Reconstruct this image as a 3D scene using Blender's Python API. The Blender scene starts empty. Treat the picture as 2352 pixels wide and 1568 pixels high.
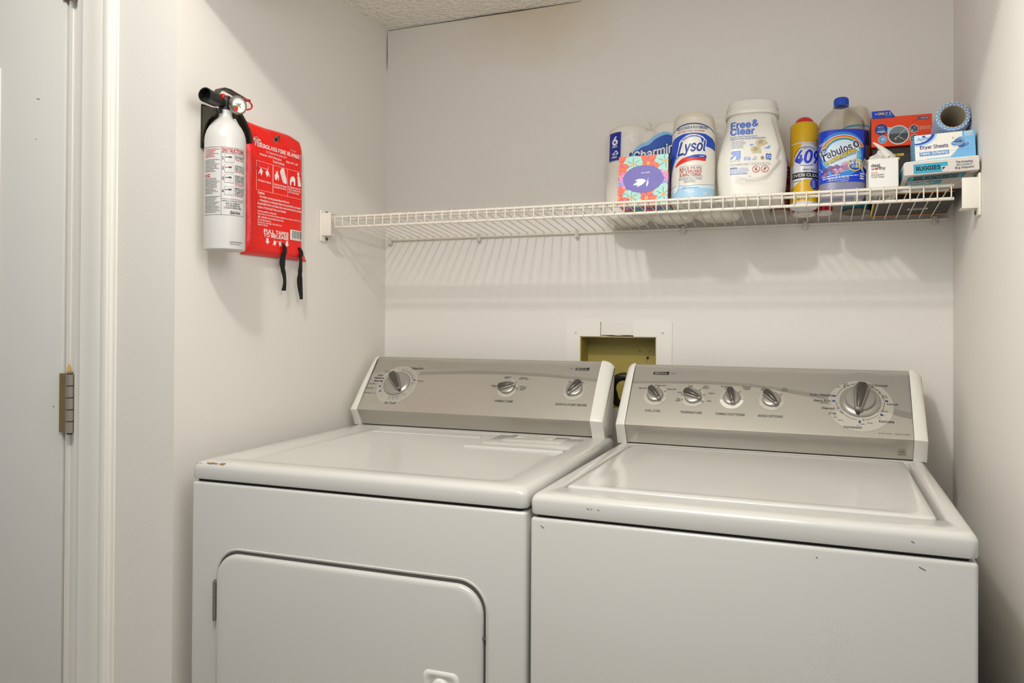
import bpy, bmesh, math, random
from math import sin, cos, pi, radians, sqrt, atan2, asin
from mathutils import Matrix, Vector
from mathutils.geometry import tessellate_polygon

random.seed(7)
SC = bpy.context.scene
COL = SC.collection

# ------------------------------------------------------------------ camera
CAM = Vector((1.1924, -2.0172, 1.2077))
F_PX, PY = 1782.37, 728.97
yaw, pitch, roll = 0.37192, 0.006962, 0.005389
r0 = Vector((cos(yaw), sin(yaw), 0)); f0 = Vector((-sin(yaw), cos(yaw), 0)); u0 = Vector((0, 0, 1))
f2 = f0 * cos(pitch) + u0 * sin(pitch); u2 = u0 * cos(pitch) - f0 * sin(pitch)
r3 = r0 * cos(roll) + u2 * sin(roll); u3 = u2 * cos(roll) - r0 * sin(roll)
cd = bpy.data.cameras.new('camera'); camo = bpy.data.objects.new('camera', cd); COL.objects.link(camo)
cd.sensor_width = 36.0; cd.lens = F_PX * 36.0 / 2352.0
cd.shift_y = (PY - 784.0) / 2352.0
cd.clip_start = 0.02
camo.matrix_world = Matrix(((r3.x, u3.x, -f2.x, CAM.x), (r3.y, u3.y, -f2.y, CAM.y), (r3.z, u3.z, -f2.z, CAM.z), (0, 0, 0, 1)))
SC.camera = camo

# ------------------------------------------------------------------ world, lamps, exposure
w = bpy.data.worlds.new('world'); SC.world = w; w.use_nodes = True
bg = w.node_tree.nodes['Background']; bg.inputs[0].default_value = (0.90, 0.95, 1.0, 1); bg.inputs[1].default_value = 0.36

def lamp(name, loc, power, radius, color):
    l = bpy.data.lights.new(name, 'POINT'); l.energy = power; l.shadow_soft_size = radius; l.color = color
    o = bpy.data.objects.new(name, l); o.location = loc; COL.objects.link(o); return o
lamp('ceiling_lamp', (0.60, -1.70, 2.42), 33.0, 0.05, (1.0, 0.985, 0.95))
lamp('fill_lamp', (0.95, -1.22, 1.74), 15.0, 0.26, (1.0, 0.99, 0.97))  # soft out-of-frame fill, added to brighten the alcove; not a real fixture
SC.view_settings.view_transform = 'Standard'
try: SC.view_settings.look = 'None'
except Exception: pass
SC.view_settings.exposure = 0.17; SC.view_settings.gamma = 1.0
SC.view_settings.use_curve_mapping = False

# ------------------------------------------------------------------ materials
def lin(c):
    c /= 255.0
    return c / 12.92 if c <= 0.04045 else ((c + 0.055) / 1.055) ** 2.4
def hexc(h):
    h = h.lstrip('#'); return tuple(lin(int(h[i:i + 2], 16)) for i in (0, 2, 4)) + (1.0,)
MATS = {}
def mat(name, color, rough=0.5, metal=0.0, bump=None, var=0.0, spec=0.5, coat=0.0, vscale=6.0):
    if name in MATS: return MATS[name]
    m = bpy.data.materials.new(name); m.use_nodes = True; nt = m.node_tree; b = nt.nodes['Principled BSDF']
    c = hexc(color); b.inputs['Base Color'].default_value = c
    b.inputs['Roughness'].default_value = rough; b.inputs['Metallic'].default_value = metal
    b.inputs['Specular IOR Level'].default_value = spec
    if coat: b.inputs['Coat Weight'].default_value = coat; b.inputs['Coat Roughness'].default_value = 0.08
    tc = nt.nodes.new('ShaderNodeTexCoord')
    if var:
        n = nt.nodes.new('ShaderNodeTexNoise'); n.inputs['Scale'].default_value = vscale; n.inputs['Detail'].default_value = 4
        nt.links.new(tc.outputs['Object'], n.inputs['Vector'])
        mx = nt.nodes.new('ShaderNodeMix'); mx.data_type = 'RGBA'
        mx.inputs[6].default_value = tuple(x * (1 - var) for x in c[:3]) + (1,)
        mx.inputs[7].default_value = tuple(min(1, x * (1 + var)) for x in c[:3]) + (1,)
        nt.links.new(n.outputs['Fac'], mx.inputs[0]); nt.links.new(mx.outputs[2], b.inputs['Base Color'])
    if bump:
        sc, st, dist = bump
        n = nt.nodes.new('ShaderNodeTexNoise'); n.inputs['Scale'].default_value = sc; n.inputs['Detail'].default_value = 3
        nt.links.new(tc.outputs['Object'], n.inputs['Vector'])
        bp = nt.nodes.new('ShaderNodeBump'); bp.inputs['Strength'].default_value = st; bp.inputs['Distance'].default_value = dist
        nt.links.new(n.outputs['Fac'], bp.inputs['Height']); nt.links.new(bp.outputs[0], b.inputs['Normal'])
    MATS[name] = m; return m
def ink(h, rough=0.45):
    return mat('ink_' + h.strip('#'), h, rough, var=0.02, vscale=40)

mat('wall_paint', '#e6e1d9', 0.62, bump=(230, 0.14, 0.002), var=0.015, vscale=2.5, spec=0.3)
mat('ceiling_paint', '#f6f1e6', 0.9, var=0.03, vscale=20, spec=0.2)
mat('door_paint', '#dad9d3', 0.5, bump=(60, 0.05, 0.001), var=0.015, vscale=3, spec=0.35)
mat('trim_paint', '#e9e5dc', 0.4, bump=(50, 0.06, 0.001), var=0.02, vscale=8)
mat('white_enamel', '#d0cec8', 0.15, bump=(300, 0.03, 0.0004), var=0.008, vscale=3)
mat('white_plastic', '#e6e3da', 0.34, var=0.01)
mat('shelf_vinyl', '#e4ddcf', 0.38, var=0.015, vscale=30)
mat('bracket_plastic', '#e6e0d4', 0.45, var=0.01, vscale=20)
mat('clip_plastic', '#d9d4c9', 0.4, var=0.02, vscale=40)
mat('silver_panel', '#b7b2a8', 0.36, 0.55, var=0.02, vscale=300)
mat('silver_dark', '#a8a39a', 0.33, 0.65, var=0.02, vscale=300)
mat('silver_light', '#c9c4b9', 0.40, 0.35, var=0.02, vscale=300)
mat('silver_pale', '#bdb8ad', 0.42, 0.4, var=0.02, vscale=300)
mat('knob_silver', '#a6a29a', 0.34, 0.55, var=0.03, vscale=100)
mat('knob_grip', '#55514b', 0.28, 0.35, var=0.04, vscale=60)
mat('knob_side', '#85817a', 0.35, 0.4, var=0.03, vscale=60)
mat('steel', '#a09a90', 0.35, 0.9, var=0.08, vscale=60)
mat('screw_metal', '#8a8780', 0.35, 0.9, var=0.1, vscale=200)
mat('hinge_nickel', '#a89d90', 0.42, 0.75, var=0.15, vscale=25)
mat('hinge_leaf', '#8d774a', 0.45, 0.5, var=0.2, vscale=30)
mat('rust', '#8b7346', 0.8, var=0.3, vscale=90)
mat('chip_wood', '#d0a765', 0.8, var=0.25, vscale=90)
mat('gap_grey', '#4e4c47', 0.8, var=0.1)
mat('dark_gap', '#1d1b18', 0.8, var=0.1)
mat('black_plastic', '#1c1a17', 0.38, var=0.2, vscale=120)
mat('olive_black', '#38342a', 0.42, var=0.25, vscale=120, bump=(300, 0.2, 0.0006))
mat('black_strap', '#0d0c0c', 0.85, bump=(900, 0.4, 0.0006), var=0.1, vscale=200)
mat('black_rubber', '#191613', 0.5, var=0.3, vscale=60, bump=(120, 0.3, 0.002))
mat('extinguisher_white', '#d2cfcc', 0.33, var=0.01, coat=0.1)
mat('pouch_red', '#f01408', 0.36, bump=(28, 0.35, 0.006), var=0.05, vscale=14)
mat('pull_pin_red', '#e0201a', 0.35, var=0.03)
mat('aged_plastic', '#ab9a4e', 0.55, var=0.10, vscale=9, bump=(40, 0.1, 0.002))
mat('film_white', '#efe8dc', 0.28, bump=(34, 0.6, 0.009), var=0.02, vscale=8)
mat('bag_white', '#d8d4ca', 0.45, var=0.04, vscale=60)
mat('frame_paint', '#ebe6dd', 0.5, var=0.02, vscale=12)
mat('canister_white', '#e2ded3', 0.4, var=0.01)
mat('lid_ivory', '#ddd5c2', 0.38, var=0.02, vscale=12)
mat('tub_white', '#e4dfd4', 0.36, var=0.01, vscale=8)
mat('can_yellow', '#d9ad14', 0.34, var=0.03, vscale=20)
mat('can_white', '#dcdbe0', 0.32, var=0.02)
mat('button_red', '#cf2231', 0.28, var=0.03)
mat('cap_blue', '#1f4fc0', 0.34, var=0.03)
mat('label_blue', '#1746cf', 0.3, var=0.03)
mat('liquid_violet', '#9094b8', 0.3, var=0.05, vscale=30)
mat('card_white', '#e8e4dc', 0.55, var=0.015)
mat('card_orange', '#f4450a', 0.42, var=0.03, vscale=10)
mat('card_black', '#211e19', 0.45, var=0.35, vscale=160)
mat('card_blue', '#74b6e2', 0.42, var=0.03, vscale=20)
mat('card_grey', '#d8cfc8', 0.5, var=0.05, vscale=250)
mat('tube_card', '#b5a993', 0.8, var=0.04)
mat('tissue_purple', '#6c61b0', 0.45, var=0.02)
mat('teal_can', '#2f9fbe', 0.35, var=0.05)
mat('can_metal', '#6d6553', 0.4, 0.8, var=0.1, vscale=40)
mat('floor_vinyl', '#9b8f7d', 0.5, var=0.1, vscale=5, bump=(20, 0.1, 0.002))

# popcorn ceiling bump, stained back wall, clear plastic, chevron roll
def tune_ceiling():
    m = MATS['ceiling_paint']; nt = m.node_tree; b = nt.nodes['Principled BSDF']; tc = nt.nodes.new('ShaderNodeTexCoord')
    v = nt.nodes.new('ShaderNodeTexVoronoi'); v.inputs['Scale'].default_value = 90
    n = nt.nodes.new('ShaderNodeTexNoise'); n.inputs['Scale'].default_value = 45; n.inputs['Detail'].default_value = 5
    ad = nt.nodes.new('ShaderNodeMath'); ad.operation = 'SUBTRACT'
    nt.links.new(tc.outputs['Object'], v.inputs['Vector']); nt.links.new(tc.outputs['Object'], n.inputs['Vector'])
    nt.links.new(n.outputs['Fac'], ad.inputs[0]); nt.links.new(v.outputs['Distance'], ad.inputs[1])
    bp = nt.nodes.new('ShaderNodeBump'); bp.inputs['Strength'].default_value = 0.8; bp.inputs['Distance'].default_value = 0.009
    nt.links.new(ad.outputs[0], bp.inputs['Height']); nt.links.new(bp.outputs[0], b.inputs['Normal'])
tune_ceiling()
def stained_wall():
    m = MATS['wall_paint'].copy(); m.name = 'wall_paint_stained'; MATS['wall_paint_stained'] = m
    nt = m.node_tree; b = nt.nodes['Principled BSDF']; tc = nt.nodes.new('ShaderNodeTexCoord')
    mp = nt.nodes.new('ShaderNodeMapping'); mp.inputs['Location'].default_value = (-0.47 / 0.26, 0, -2.09 / 0.2)
    mp.inputs['Scale'].default_value = (1 / 0.26, 0.0, 1 / 0.2)
    nt.links.new(tc.outputs['Object'], mp.inputs['Vector'])
    n = nt.nodes.new('ShaderNodeTexNoise'); n.inputs['Scale'].default_value = 1.6; n.inputs['Detail'].default_value = 3
    nt.links.new(mp.outputs[0], n.inputs['Vector'])
    ln = nt.nodes.new('ShaderNodeVectorMath'); ln.operation = 'LENGTH'; nt.links.new(mp.outputs[0], ln.inputs[0])
    ad = nt.nodes.new('ShaderNodeMath'); ad.operation = 'MULTIPLY_ADD'; ad.inputs[1].default_value = 0.8
    nt.links.new(n.outputs['Fac'], ad.inputs[0]); nt.links.new(ln.outputs['Value'], ad.inputs[2])
    mr = nt.nodes.new('ShaderNodeMapRange'); mr.inputs[1].default_value = 0.7; mr.inputs[2].default_value = 1.45
    mr.inputs[3].default_value = 0.42; mr.inputs[4].default_value = 0.0
    nt.links.new(ad.outputs[0], mr.inputs[0])
    mx = nt.nodes.new('ShaderNodeMix'); mx.data_type = 'RGBA'; mx.inputs[7].default_value = hexc('#cdb386')
    src = b.inputs['Base Color'].links[0].from_socket
    nt.links.new(src, mx.inputs[6]); nt.links.new(mr.outputs[0], mx.inputs[0]); nt.links.new(mx.outputs[2], b.inputs['Base Color'])
stained_wall()
def clear_plastic(name, tint, gloss):
    m = bpy.data.materials.new(name); m.use_nodes = True; nt = m.node_tree; nt.nodes.remove(nt.nodes['Principled BSDF'])
    out = nt.nodes['Material Output']; tr = nt.nodes.new('ShaderNodeBsdfTransparent'); tr.inputs[0].default_value = hexc(tint)
    gl = nt.nodes.new('ShaderNodeBsdfGlossy'); gl.inputs['Roughness'].default_value = 0.12
    lw = nt.nodes.new('ShaderNodeLayerWeight'); lw.inputs[0].default_value = gloss
    n = nt.nodes.new('ShaderNodeTexNoise'); n.inputs['Scale'].default_value = 60
    bp = nt.nodes.new('ShaderNodeBump'); bp.inputs['Strength'].default_value = 0.25; bp.inputs['Distance'].default_value = 0.002
    nt.links.new(n.outputs['Fac'], bp.inputs['Height']); nt.links.new(bp.outputs[0], gl.inputs['Normal'])
    mx = nt.nodes.new('ShaderNodeMixShader'); nt.links.new(lw.outputs['Facing'], mx.inputs[0])
    nt.links.new(tr.outputs[0], mx.inputs[1]); nt.links.new(gl.outputs[0], mx.inputs[2]); nt.links.new(mx.outputs[0], out.inputs[0])
    MATS[name] = m
clear_plastic('clear_bottle', '#fdfbf6', 0.27)
clear_plastic('gauge_glass', '#f4f4f2', 0.2)
def ribbed(name, base, scale):
    m = mat(name, base, 0.4, 0.5); nt = m.node_tree; b = nt.nodes['Principled BSDF']; tc = nt.nodes.new('ShaderNodeTexCoord')
    wv = nt.nodes.new('ShaderNodeTexWave'); wv.wave_type = 'BANDS'; wv.bands_direction = 'Z'; wv.inputs['Scale'].default_value = scale
    nt.links.new(tc.outputs['Object'], wv.inputs['Vector'])
    c = hexc(base); mx = nt.nodes.new('ShaderNodeMix'); mx.data_type = 'RGBA'
    mx.inputs[6].default_value = tuple(x * 0.84 for x in c[:3]) + (1,); mx.inputs[7].default_value = tuple(min(1, x * 1.1) for x in c[:3]) + (1,)
    nt.links.new(wv.outputs['Fac'], mx.inputs[0]); nt.links.new(mx.outputs[2], b.inputs['Base Color'])
ribbed('silver_ribbed', '#aaa59b', 130)

# ------------------------------------------------------------------ mesh builder
class MB:
    def __init__(s): s.v = []; s.f = []; s.m = []; s.mats = []
    def mi(s, name):
        if name not in s.mats: s.mats.append(name)
        return s.mats.index(name)
    def add(s, vs, fs, m, M=None):
        o = len(s.v); k = s.mi(m)
        s.v += [tuple(M @ Vector(p)) for p in vs] if M else [tuple(p) for p in vs]
        s.f += [tuple(o + i for i in f) for f in fs]; s.m += [k] * len(fs); return s
    def box(s, x0, x1, y0, y1, z0, z1, m, r=0.0, seg=2, M=None):
        bm = bmesh.new(); bmesh.ops.create_cube(bm, size=1)
        for v in bm.verts: v.co = Vector(((x0 + x1) / 2 + v.co.x * (x1 - x0), (y0 + y1) / 2 + v.co.y * (y1 - y0), (z0 + z1) / 2 + v.co.z * (z1 - z0)))
        if r: bmesh.ops.bevel(bm, geom=bm.edges[:], offset=r, segments=seg, affect='EDGES', profile=0.5)
        return s.bm(bm, m, M)
    def bm(s, bm, m, M=None):
        bm.verts.index_update(); s.add([v.co.copy() for v in bm.verts], [[v.index for v in f.verts] for f in bm.faces], m, M); bm.free(); return s
    def rings(s, rings, m, caps=True, M=None, closed=True):
        n = len(rings[0]); vs = [p for r in rings for p in r]; fs = []
        for i in range(len(rings) - 1):
            for j in range(n if closed else n - 1):
                k = (j + 1) % n; fs.append((i * n + j, i * n + k, (i + 1) * n + k, (i + 1) * n + j))
        if caps: fs += [tuple(range(n - 1, -1, -1)), tuple((len(rings) - 1) * n + j for j in range(n))]
        return s.add(vs, fs, m, M)
    def lathe(s, prof, m, n=32, M=None, caps=True):
        return s.rings([[(max(r, 1e-5) * cos(2 * pi * j / n), max(r, 1e-5) * sin(2 * pi * j / n), z) for j in range(n)] for r, z in prof], m, caps, M)
    def tube(s, path, r, m, n=8, M=None, closed=False, flat=None):
        P = [Vector(p) for p in path]; R = []
        up = None
        for i, p in enumerate(P):
            if closed: t = P[(i + 1) % len(P)] - P[i - 1]
            else: t = P[min(i + 1, len(P) - 1)] - P[max(i - 1, 0)]
            t.normalize()
            if up is None: up = Vector((0, 0, 1)) if abs(t.z) < 0.9 else Vector((1, 0, 0))
            a = t.cross(up).normalized(); up = a.cross(t).normalized()
            ri = r[i] if isinstance(r, (list, tuple)) else r
            fa = flat or 1.0
            R.append([tuple(p + a * ri * cos(2 * pi * j / n) + up * ri * fa * sin(2 * pi * j / n)) for j in range(n)])
        if closed: R.append(R[0]); return s.rings(R, m, False, M)
        return s.rings(R, m, True, M)
    def prism(s, poly, a, b, m, axis='x', M=None):
        def pt(p, t): return (t, p[0], p[1]) if axis == 'x' else ((p[0], t, p[1]) if axis == 'y' else (p[0], p[1], t))
        return s.rings([[pt(p, a) for p in poly], [pt(p, b) for p in poly]], m, True, M)
    def sell(s, secs, m, n=48, M=None, fn=None):
        R = []
        for sec in secs:
            z, a, b, e = sec[:4]; cx = sec[4] if len(sec) > 4 else 0; cy = sec[5] if len(sec) > 5 else 0; ring = []
            for j in range(n):
                t = 2 * pi * j / n; c, q = cos(t), sin(t)
                x = cx + a * math.copysign(abs(c) ** (2 / e), c); y = cy + b * math.copysign(abs(q) ** (2 / e), q)
                ring.append(fn(x, y, z) if fn else (x, y, z))
            R.append(ring)
        return s.rings(R, m, True, M)
    def build(s, name, parent=None, smooth=40, bevel=0.0, seg=2, fix=True, loc=None, rot=None):
        me = bpy.data.meshes.new(name); me.from_pydata(s.v, [], s.f)
        for k in s.mats: me.materials.append(MATS[k])
        me.polygons.foreach_set('material_index', s.m)
        if fix:
            bm = bmesh.new(); bm.from_mesh(me); bmesh.ops.recalc_face_normals(bm, faces=bm.faces[:]); bm.to_mesh(me); bm.free()
        if smooth:
            me.shade_smooth(); me.set_sharp_from_angle(angle=radians(smooth))
        me.update(); o = bpy.data.objects.new(name, me); COL.objects.link(o)
        if parent: o.parent = parent
        if loc: o.location = loc
        if rot: o.rotation_euler = rot
        if bevel:
            bv = o.modifiers.new('bevel', 'BEVEL'); bv.width = bevel; bv.segments = seg; bv.limit_method = 'ANGLE'; bv.angle_limit = radians(40)
        return o

def thing(name, label, cat, loc=(0, 0, 0), rot=(0, 0, 0), group=None):
    o = bpy.data.objects.new(name, None); o.empty_display_size = 0.05; COL.objects.link(o)
    o.location = loc; o.rotation_euler = rot; tag(o, label, cat, group); return o
def tag(o, label, cat, group=None):
    o['label'] = label; o['category'] = cat
    if group: o['group'] = group
    return o
def struct(o): o['kind'] = 'structure'; return o
def copy_tree(o, parent=None):
    c = o.copy(); COL.objects.link(c); c.parent = parent
    for ch in list(o.children): copy_tree(ch, c)
    return c

# ------------------------------------------------------------------ lettering and printed artwork
GLY = {}
def _font():
    import os
    try:
        p = os.path.join(bpy.utils.system_resource('DATAFILES'), 'fonts', 'Inter.woff2')
        return bpy.data.fonts.load(p) if os.path.exists(p) else None
    except Exception: return None
FONT = _font()
def glyphs(txt, bold):
    k = (txt, bold)
    if k in GLY: return GLY[k]
    cu = bpy.data.curves.new('t', 'FONT'); cu.body = txt; cu.size = 1.0; cu.resolution_u = 3; cu.fill_mode = 'FRONT'
    cu.font = FONT or cu.font; ob = bpy.data.objects.new('t', cu); me = ob.to_mesh(); me.calc_loop_triangles()
    vs = [(v.co.x, v.co.y) for v in me.vertices]
    tr = [tuple(vs[i] for i in t.vertices) for t in me.loop_triangles]
    ob.to_mesh_clear(); bpy.data.objects.remove(ob); bpy.data.curves.remove(cu)
    xs = [p[0] for t in tr for p in t] or [0, 1]
    GLY[k] = (tr, min(xs), max(xs)); return GLY[k]
_h = glyphs('H', 0.0); CAPH = max(p[1] for t in _h[0] for p in t)

def clip_poly(poly, c):
    for ax, lim, sg in ((0, c[0], 1), (0, c[2], -1), (1, c[1], 1), (1, c[3], -1)):
        out = []
        for i in range(len(poly)):
            a, b = poly[i - 1], poly[i]; da, db = sg * (a[ax] - lim), sg * (b[ax] - lim)
            if (da >= 0) != (db >= 0):
                t = da / (da - db); out.append((a[0] + t * (b[0] - a[0]), a[1] + t * (b[1] - a[1])))
            if db >= 0: out.append(b)
        poly = out
        if len(poly) < 3: return []
    return poly

class Print:
    """flat artwork (u right, v up, metres) that is laid onto a surface of the thing it is printed on"""
    def __init__(s, step=None, clip=None): s.t = []; s.L = 0; s.step = step; s.clip = clip
    def tri(s, tris, m, layer):
        for t in tris:
            if s.clip:
                p = clip_poly(list(t), s.clip)
                for i in range(1, len(p) - 1): s.t.append(((p[0], p[i], p[i + 1]), m, layer))
            else: s.t.append((tuple(t), m, layer))
    def poly(s, pts, m, layer=0):
        ids = tessellate_polygon([[Vector((p[0], p[1], 0)) for p in pts]])
        s.tri([tuple(pts[i] for i in t) for t in ids], m, layer); return s
    def rect(s, u0, v0, u1, v1, m, layer=0, r=0.0):
        if r:
            pts = []
            for cx, cy, a0 in ((u1 - r, v1 - r, 0), (u0 + r, v1 - r, 90), (u0 + r, v0 + r, 180), (u1 - r, v0 + r, 270)):
                pts += [(cx + r * cos(radians(a0 + k * 22.5)), cy + r * sin(radians(a0 + k * 22.5))) for k in range(5)]
            return s.poly(pts, m, layer)
        return s.poly([(u0, v0), (u1, v0), (u1, v1), (u0, v1)], m, layer)
    def ell(s, u, v, a, b, m, layer=0, a0=0, a1=360, n=40, rot=0):
        full = a1 - a0 >= 360; k = n if full else n + 1; c, q = cos(radians(rot)), sin(radians(rot)); pts = []
        for i in range(k):
            t = radians(a0 + (a1 - a0) * i / n); x, y = a * cos(t), b * sin(t); pts.append((u + c * x - q * y, v + q * x + c * y))
        return s.poly(pts, m, layer)
    def line(s, pts, wd, m, layer=1, closed=False):
        n = len(pts); L = []; R = []
        for i in range(n):
            if closed: a, b = pts[i - 1], pts[(i + 1) % n]
            else: a, b = pts[max(i - 1, 0)], pts[min(i + 1, n - 1)]
            dx, dy = b[0] - a[0], b[1] - a[1]; d = sqrt(dx * dx + dy * dy) or 1
            w_ = wd[i] if isinstance(wd, (list, tuple)) else wd
            nx, ny = -dy / d * w_ / 2, dx / d * w_ / 2
            L.append((pts[i][0] + nx, pts[i][1] + ny)); R.append((pts[i][0] - nx, pts[i][1] - ny))
        tr = []
        for i in range(n if closed else n - 1):
            j = (i + 1) % n; tr += [(L[i], R[i], R[j]), (L[i], R[j], L[j])]
        s.tri(tr, m, layer); return s
    def curve(s, pts, wd, m, layer=1, k=6):
        n = len(pts); P = []; Wd = []
        for i in range(n - 1):
            p0, p1, p2, p3 = pts[max(i - 1, 0)], pts[i], pts[i + 1], pts[min(i + 2, n - 1)]
            for j in range(k):
                t = j / k; f = lambda a, b, c, d: 0.5 * (2 * b + (c - a) * t + (2 * a - 5 * b + 4 * c - d) * t * t + (3 * b - a - 3 * c + d) * t ** 3)
                P.append((f(p0[0], p1[0], p2[0], p3[0]), f(p0[1], p1[1], p2[1], p3[1])))
                Wd.append(wd[i] * (1 - t) + wd[i + 1] * t if isinstance(wd, (list, tuple)) else wd)
        P.append(pts[-1]); Wd.append(wd[-1] if isinstance(wd, (list, tuple)) else wd)
        return s.line(P, Wd, m, layer)
    def blob(s, pts, m, layer=0, k=5):
        n = len(pts); P = []
        for i in range(n):
            p0, p1, p2, p3 = pts[i - 1], pts[i], pts[(i + 1) % n], pts[(i + 2) % n]
            for j in range(k):
                t = j / k; f = lambda a, b, c, d: 0.5 * (2 * b + (c - a) * t + (2 * a - 5 * b + 4 * c - d) * t * t + (3 * b - a - 3 * c + d) * t ** 3)
                P.append((f(p0[0], p1[0], p2[0], p3[0]), f(p0[1], p1[1], p2[1], p3[1])))
        return s.poly(P, m, layer)
    def arc(s, u, v, a, b, a0, a1, wd, m, layer=1, n=28):
        return s.line([(u + a * cos(radians(a0 + (a1 - a0) * i / n)), v + b * sin(radians(a0 + (a1 - a0) * i / n))) for i in range(n + 1)], wd, m, layer)
    def text(s, txt, u, v, h, m, layer=2, al='L', width=None, bold=0.0, shear=0.0, rot=0, mirror=False):
        tr, x0, x1 = glyphs(txt, 0.0); k = h / CAPH; kx = k
        if width: kx = width / max(x1 - x0, 1e-6)
        wd = (x1 - x0) * kx; off = {'L': 0, 'C': -wd / 2, 'R': -wd}[al]; c, q = cos(radians(rot)), sin(radians(rot))
        # heavier strokes: the same word laid over itself a fraction of a stroke apart
        nb = 1 if bold < 0.005 else (5 if bold < 0.04 else 9); e = bold * k
        for i in range(nb):
            ox = 0 if i == 0 else e * cos(2 * pi * i / (nb - 1)); oy = 0 if i == 0 else e * sin(2 * pi * i / (nb - 1)); out = []
            for t in tr:
                pp = []
                for p in t:
                    x = (p[0] - x0) * kx + off + shear * p[1] * k + ox; y = p[1] * k + oy
                    pp.append((u + c * x - q * y, v + q * x + c * y))
                out.append(tuple(pp))
            s.tri(out, m, layer + 0.09 * i)
        return s
    def micro(s, u, v, wd, h, n, pitch, m, layer=2, seed=1, ragged=0.35, rot=0):
        rg = random.Random(seed); c, q = cos(radians(rot)), sin(radians(rot))
        for i in range(n):
            x = 0; end = wd * (1 - ragged * rg.random())
            while x < end - h:
                l = min(h * rg.uniform(1.5, 5), end - x); y = -i * pitch
                P = [(x, y), (x + l, y), (x + l, y + h), (x, y + h)]
                s.poly([(u + c * a - q * b, v + q * a + c * b) for a, b in P], m, layer); x += l + h * 0.7
        return s
    def emit(s, mb, fn, base=0.0003, dl=0.00016):
        k = {}
        for t, m, L in s.t: k.setdefault((m, L), []).append(t)
        for (m, L), ts in k.items():
            out = []
            for t in ts:
                st = [t]
                while st:
                    a = st.pop()
                    if s.step and len(out) < 60000:
                        us = [p[0] for p in a]
                        if max(us) - min(us) > s.step:
                            e = max(range(3), key=lambda i: abs(a[i][0] - a[(i + 1) % 3][0])); p, r, z = a[e], a[(e + 1) % 3], a[(e + 2) % 3]
                            mid = ((p[0] + r[0]) / 2, (p[1] + r[1]) / 2); st += [(p, mid, z), (mid, r, z)]; continue
                    out.append(a)
            vs = []; fs = []
            for a in out:
                o = len(vs); vs += [fn(p[0], p[1], base + dl * L) for p in a]; fs.append((o, o + 1, o + 2))
            mb.add(vs, fs, m)
        return mb
def cyl_map(R): return lambda u, v, h: ((R + h) * sin(u / R), -(R + h) * cos(u / R), v)
def oval_map(a, b, e, cx=0.0):
    def f(u, v, h):
        x = max(-0.999, min(0.999, (u - cx) / a)); return (u, -(b * (1 - abs(x) ** e) ** (1 / e)) - h, v)
    return f
def front_map(y): return lambda u, v, h: (u, y - h, v)

# ------------------------------------------------------------------ room
W, H, YE, LW = 1.487, 2.081, -0.7945, 0.0277
def wall_quad(mb, x0, x1, y0, y1, z0, z1, m): return mb.box(x0, x1, y0, y1, z0, z1, m)
b = MB()
RX0, RX1, RZ0, RZ1 = 0.604, 0.809, 0.985, 1.173
for x0, x1, z0, z1 in ((-0.12, RX0, 0, 2.5), (RX1, W + 0.12, 0, 2.5), (RX0, RX1, 0, RZ0), (RX0, RX1, RZ1, 2.5)):
    b.box(x0, x1, 0, 0.11, z0, z1, 'wall_paint_stained')
# hairline crack along the ceiling joint and the corner
b.tube([(0.003, -0.0005, 2.077), (0.12, -0.0008, 2.078), (0.2, -0.001, 2.0775), (0.31, -0.001, 2.0785), (0.42, -0.0012, 2.078), (0.6, -0.0006, 2.0785)], [0.0006, 0.0007, 0.0009, 0.0011, 0.0012, 0.0004], 'dark_gap', 5)
b.tube([(0.002, -0.0006, 2.07), (0.0012, -0.001, 2.03), (0.002, -0.001, 2.0), (0.001, -0.0006, 1.96)], [0.0006, 0.001, 0.0011, 0.0004], 'rust', 5)
wall_back = struct(b.build('wall_back', smooth=0))
b = MB(); xl = LW * YE
ye_ = YE + 0.11; xe = LW * ye_
b.rings([[(0, 0, 0), (xe, ye_, 0), (xe - 0.12, ye_, 0), (-0.12, 0, 0)], [(0, 0, 2.5), (xe, ye_, 2.5), (xe - 0.12, ye_, 2.5), (-0.12, 0, 2.5)]], 'wall_paint')
struct(b.build('wall_left', smooth=0))
struct(MB().box(W, W + 0.12, YE + 0.11, 0, 0, 2.64, 'wall_paint').build('wall_right', smooth=0))
b = MB()
b.rings([[(-0.300, YE, z), (xl, YE, z), (xe, ye_, z), (-0.300, ye_, z)] for z in (0, 2.64)], 'wall_paint'); b.box(-1.3, -0.300, YE, YE + 0.11, 2.08, 2.64, 'wall_paint'); b.box(-1.5, -1.17, YE, YE + 0.11, 0, 2.64, 'wall_paint')
struct(b.build('wall_front_left', smooth=0))
struct(MB().box(W, W + 1.1, YE, YE + 0.11, 0, 2.64, 'wall_paint').build('wall_front_right', smooth=0))
struct(MB().box(xl + 0.0005, W - 0.0005, YE + 0.0005, YE + 0.1, 1.93, 2.64, 'wall_paint').build('wall_front', smooth=0))
b = MB(); b.box(-0.12, W + 0.12, YE + 0.1, 0.11, H, H + 0.05, 'ceiling_paint'); b.box(-1.5, W + 1.1, -3.6, YE, 2.58, 2.64, 'ceiling_paint')
struct(b.build('ceiling', smooth=0))
struct(MB().box(-1.5, W + 1.1, -3.6, 0.11, -0.05, 0, 'floor_vinyl').build('floor', smooth=0))

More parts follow.
